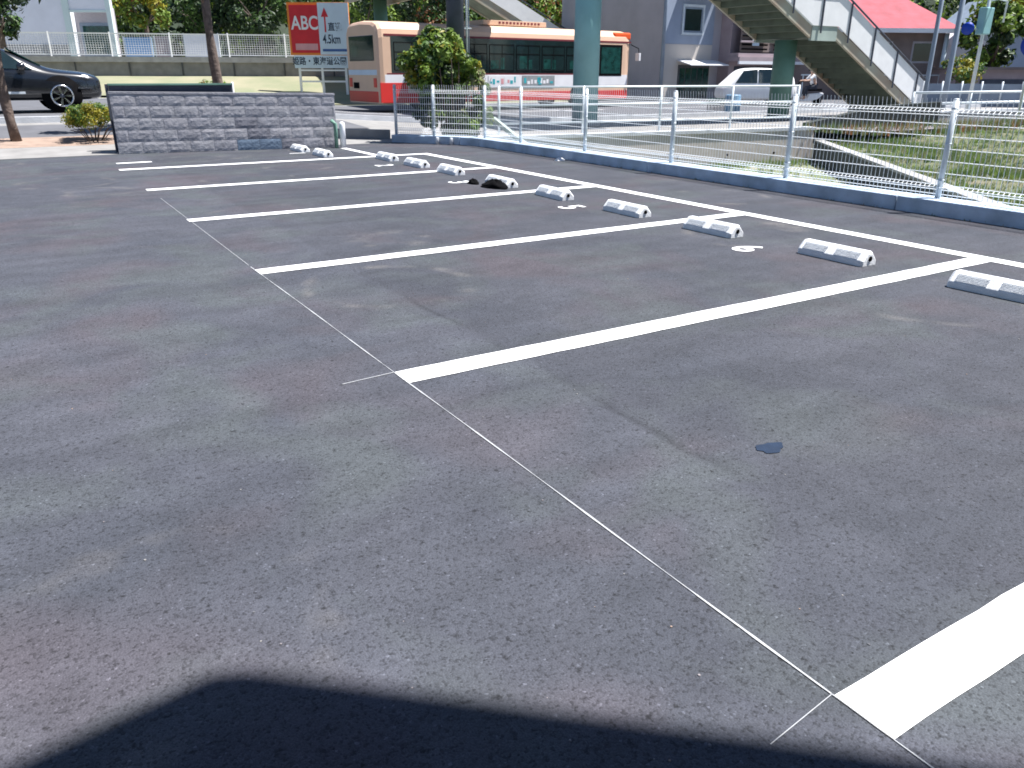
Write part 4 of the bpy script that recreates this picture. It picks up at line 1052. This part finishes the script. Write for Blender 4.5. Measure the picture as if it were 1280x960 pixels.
for i in range(nseg+1):
    p = L0+(L1-L0)*i/nseg; b = MB(); b.beam((p.x, p.y, 2.04), (p.x, p.y, 3.15), .07, .07, M['white']); b.build('post', root)
for i in range(nseg):
    p = L0+(L1-L0)*i/nseg; q = L0+(L1-L0)*(i+1)/nseg; b = MB()
    for z in (2.13, 3.08): b.beam((p.x, p.y, z), (q.x, q.y, z), .05, .06, M['white'])
    for k in range(1, 24):
        c = p.lerp(q, k/24); b.tube([(c.x, c.y, 2.13), (c.x, c.y, 3.08)], .011, M['white'], 4, False)
    for k in range(1, 9):
        z = 2.13+.95*k/9; b.tube([(p.x, p.y, z), (q.x, q.y, z)], .008, M['white'], 4, False)
    b.build('mesh_panel', root)
# raised yard behind
b = MB(); c0 = L0-wn*.45; c1 = L1-wn*.45; c2 = c1-wn*30; c3 = c0-wn*30
b.prism([tuple(c0), tuple(c1), tuple(c2), tuple(c3)], 1.0, 1.9, M['walk'], 'z'); tag(b.build('yard_ground'), kind='structure')
# pale sheets and blue panels behind the fence
def farboard(px0, px1, py0, py1, d, mt, name, label, cat, th=.06):
    a = at(px0, py1, d); c = at(px1, py1, d); t = at(px0, py0, d); zb = 1.9; root = empty(name, (a.x, a.y, zb), label, cat, rz=math.atan2(c.y-a.y, c.x-a.x))
    L_ = math.hypot(c.x-a.x, c.y-a.y); b = MB(); b.box((0, 0, .05), (L_, th, t.z-zb), M[mt]); b.build('board', root)
    for xx in (0, L_-.06):
        b = MB(); b.box((xx, -.03, 0), (xx+.06, -.002, t.z-zb+.05), M['galv']); b.build('post', root)
    return root
o = farboard(157, 192, 47, 68, 49.5, 'bluepanel', 'blue_board', 'bright blue board behind the far mesh fence', 'board')
o = farboard(232, 276, 43, 70, 46.5, 'wallwhite', 'white_board', 'white sheet board behind the far mesh fence right of the tree trunk', 'board')
o = farboard(195, 215, 46, 70, 48, 'wallmauve', 'grey_board', 'grey board between the blue board and the tree trunk', 'board')
# white building
pa = at(-60, 60, 52); pb_ = at(144, 60, 52); rzb = math.atan2(pb_.y-pa.y, pb_.x-pa.x)
root = empty('white_building', (pb_.x, pb_.y, 1.85), 'white building with mint trimmed entrance at the top left', 'building', rz=rzb)
b = MB(); b.box((-14, 0, 0), (-2.75, 1.4, 7), M['wallwhite']); b.box((-.12, .02, 0), (.12, .3, 7), M['wallwhite']); b.box((-2.75, .0, 3.2), (-.12, .3, 7), M['wallwhite']); b.box((-2.75, .9, 0), (-.3, 1.4, 3.4), M['wallgrey']); b.build('wall', root)
b = MB(); b.box((-2.95, -.12, 0), (-2.55, -.003, 7), M['wallmint']); b.box((-.15, -.12, 0), (.15, -.0, 7), M['wallmint']); b.build('pilaster', root)
b = MB(); b.box((-2.55, -.05, 3.08), (-.15, .2, 3.21), M['wallmint']); b.build('lintel', root)
b = MB(); b.box((-2.5, .84, .1), (-.2, .897, 2.5), M['fenceblue']); o = b.build('door', root)
b = MB(); b.box((-2.3, .80, .6), (-.4, .838, 2.3), M['tglass']); b.build('pane', o)
b = MB(); b.box((-14, -.10, .0), (-2.95, -.003, 1.15), M['conc']); b.build('base_course', root)

# roadside advertisement sign
s0 = at(365, 85, 37.5); s1 = at(440, 85, 37.5); rzs = math.atan2(s1.y-s0.y, s1.x-s0.x)
zt_ = at(365, 5, 37.5).z; zb_ = at(365, 69, 37.5).z; zl = at(365, 85, 37.5).z; LS = math.hypot(s1.x-s0.x, s1.y-s0.y); zg = .95
root = empty('billboard', (s0.x, s0.y, 0), 'red and white roadside billboard reading ABC with a red arrow and 4.5km', 'billboard', rz=rzs)
b = MB(); b.box((0, 0, zb_), (LS, .18, zt_), M['signorange']); b.build('frame', root)
sp_ = LS*.50
b = MB(); b.box((.10, -.03, zb_+.10), (sp_, -.002, zt_-.12), M['signred']); rp_ = b.build('red_panel', root)
b = MB(); b.box((sp_, -.035, zb_+.02), (LS, -.002, zt_-.02), M['signpale']); wp_ = b.build('white_panel', root)
RX = Matrix.Rotation(R(90), 4, 'X'); hz_ = zt_-zb_
text('ABC', hz_*.36, M['adwhite'], rp_, Matrix.Translation((.10+(sp_-.1)*.52, -.036, zb_+hz_*.60)) @ RX, sx=.80)
b = MB(); b.box((.28, -.036, zb_+.22), (sp_-.1, -.031, zb_+.50), M['signpink']); b.build('name_strip', rp_)
# arrow
b = MB(); ax = sp_+LS*.11; b.prism([(ax-.17, zt_-.62), (ax, zt_-.22), (ax+.17, zt_-.62)], -.043, -.036, M['signred']); b.box((ax-.035, -.042, zb_+hz_*.44), (ax+.035, -.036, zt_-.61), M['signred']); b.build('arrow', wp_)
text('直進', hz_*.17, M['ink'], wp_, Matrix.Translation((sp_+LS*.265, -.038, zb_+hz_*.53)) @ RX, sx=.85)
text('4.5km', hz_*.24, M['ink'], wp_, Matrix.Translation((sp_+LS*.20, -.038, zb_+hz_*.30)) @ RX, sx=.62)
b = MB(); b.box((sp_+.12, -.040, zb_+.16), (LS-.1, -.036, zb_+.27), M['inkblue']); b.build('blue_strip', wp_)
b = MB(); b.box((.15, -.02, zl), (LS, .12, zb_-.02), M['signpale']); bp_ = b.build('banner', root)
text('姫路・東海道公園', (zb_-zl)*.66, M['ink'], bp_, Matrix.Translation((.15+LS*.42, -.024, (zb_+zl)/2)) @ RX, sx=.86)
for x in (.35, LS*.5, LS-.3):
    b = MB(); b.box((x-.05, .02, .1), (x+.05, .12, zl), M['white']); b.build('post', root)
b = MB(); b.box((.32, .0, .9), (LS-.3, .015, .98), M['white']); b.box((.32, .0, 1.4), (LS-.3, .015, 1.47), M['white']); b.build('brace', root)

# ------------------------------------------------------------------ trees behind
rg = random.Random(31)
def far_tree(px, py_mid, d, rw, rh, mts, label, seed, n=4200, size=.17, name='tree', ground=0):
    c = at(px, py_mid, d); hgt = max(1.5, c.z-rh*.5)
    return tree(name, (c.x, c.y, ground), hgt-ground, .18, (rw, rw, rh), size, n, mts, label, seed=seed, clumps=22, limbs=5, cz=c.z-ground)
D3 = [M['leaf1'], M['leaf1'], M['leaf2']]
far_tree(178, 5, 56, 2.3, 1.7, [M['leafy'], M['leaf3'], M['leaf2'], M['leaf3'], M['leafr']], 'yellow and rust tinted tree beside the white building', 41, 3800, ground=1.8)
far_tree(250, 0, 58, 2.9, 2.7, D3, 'dark green tree behind the white board', 42, ground=1.8)
far_tree(320, -5, 58, 3.2, 2.9, D3, 'darkest dense tree left of the billboard', 43, ground=1.8)
far_tree(402, -5, 60, 3.0, 2.9, [M['leaf2'], M['leaf3'], M['leaf1']], 'brighter green tree rising behind the billboard', 44, ground=1.8)
far_tree(455, 10, 52, 2.2, 2.2, [M['leaf2'], M['leaf1'], M['leaf3']], 'green tree behind the rear of the bus', 45)
far_tree(540, 5, 54, 3.2, 2.2, [M['leaf2'], M['leaf1'], M['leaf3'], M['leaf1'], M['leaf2'], M['leafr'], M['leaf1'], M['leaf2']], 'green tree with a few rusty leaves behind the bus roof', 46)
far_tree(690, 15, 58, 2.6, 2.4, [M['leaf2'], M['leafr'], M['leaf3']], 'reddish green tree left of the teal column', 47)
far_tree(765, 12, 60, 2.4, 2.6, [M['leaf3'], M['leaf2'], M['leafy']], 'light green tree between the teal column and the grey building', 48)
far_tree(1245, 45, 42, 1.7, 1.7, [M['leaf2'], M['leaf1'], M['leaf3']], 'broad green tree right of the small white house', 49, 3600)
far_tree(1262, 5, 45, 1.9, 1.3, [M['leaf3'], M['leaf2'], M['leafy']], 'light green tree at the top right corner', 50, 3000)
far_tree(1200, 92, 38, .9, .8, [M['leaf3'], M['leafy'], M['leaf2']], 'small yellow green tree in front of the shed', 51, 1200, .1)
far_tree(-6, 8, 34, .75, 1.5, [M['leaf1'], M['leaf2']], 'dark tree in front of the white building at the left edge', 52, 1800, .12, ground=.43)
# wooded hillside as one mass
b = MB(); rnd = random.Random(77)
for k in range(56):
    t = k/55; ang = R(-12+100*t); dist = 84+6*math.sin(k*1.7)+rnd.uniform(-3, 6)
    c = (CAM.x+dist*math.sin(ang), CAM.y+dist*math.cos(ang), 4.2+rnd.uniform(0, 5))
    leaves(b, c, (5.4, 5.4, 4.4), 1100, .40, [M['leaf1'], M['leaf2'], M['leaf1'], M['leaf3']], 100+k, 12)
tag(b.build('woods'), 'wooded hillside closing the view behind the houses', 'woods', kind='stuff')
vs = []; fs = []
for i in range(61):
    ang = R(-40+160*i/60)
    for j, (r_, z) in enumerate(((92, -1), (96, 8), (104, 14+2*math.sin(i*.7)), (130, 20+3*math.sin(i*.5)), (220, 30))): vs.append((CAM.x+r_*math.sin(ang), CAM.y+r_*math.cos(ang), z))
for i in range(60):
    for j in range(4): a = i*5+j; fs.append((a, a+5, a+6, a+1))
b = MB(); b.add(vs, fs, M['leaf1'], True); tag(b.build('hills'), kind='structure')

# ------------------------------------------------------------------ unseen building behind the camera, roof outline shaped to cast the foreground shadow
HR = 8.0; sh = SUN_H*(HR/math.tan(SUN_EL))
cn = Vector((-1.13, .875))+Vector((sh.x, sh.y)); e1 = Vector((-.39, -.055)).normalized(); e2 = Vector((1.01, -.90)).normalized()
q1 = cn+e1*14; q2 = cn+e2*12
root = empty('building', (cn.x, cn.y, 0), 'unseen building behind the camera, dark to cut bounce, roof shaped to shade the near asphalt', 'building')
b = MB(); b.prism([(0, 0), tuple(e1*14), (q1.x-cn.x, -16), (q2.x-cn.x, -16), tuple(e2*12)], HR, HR+.22, M['darkwall'], 'z'); b.build('roof', root)
i1 = Vector((-.2, -2.3)); b = MB(); b.prism([tuple(i1), tuple(i1+e1*13), (q1.x-cn.x+1, -15), (q2.x-cn.x-2.4, -15), tuple(i1+e2*9.5)], 0, HR-.003, M['darkwall'], 'z'); b.build('wall', root)  # walls kept dark so little light bounces into the foreground shadow
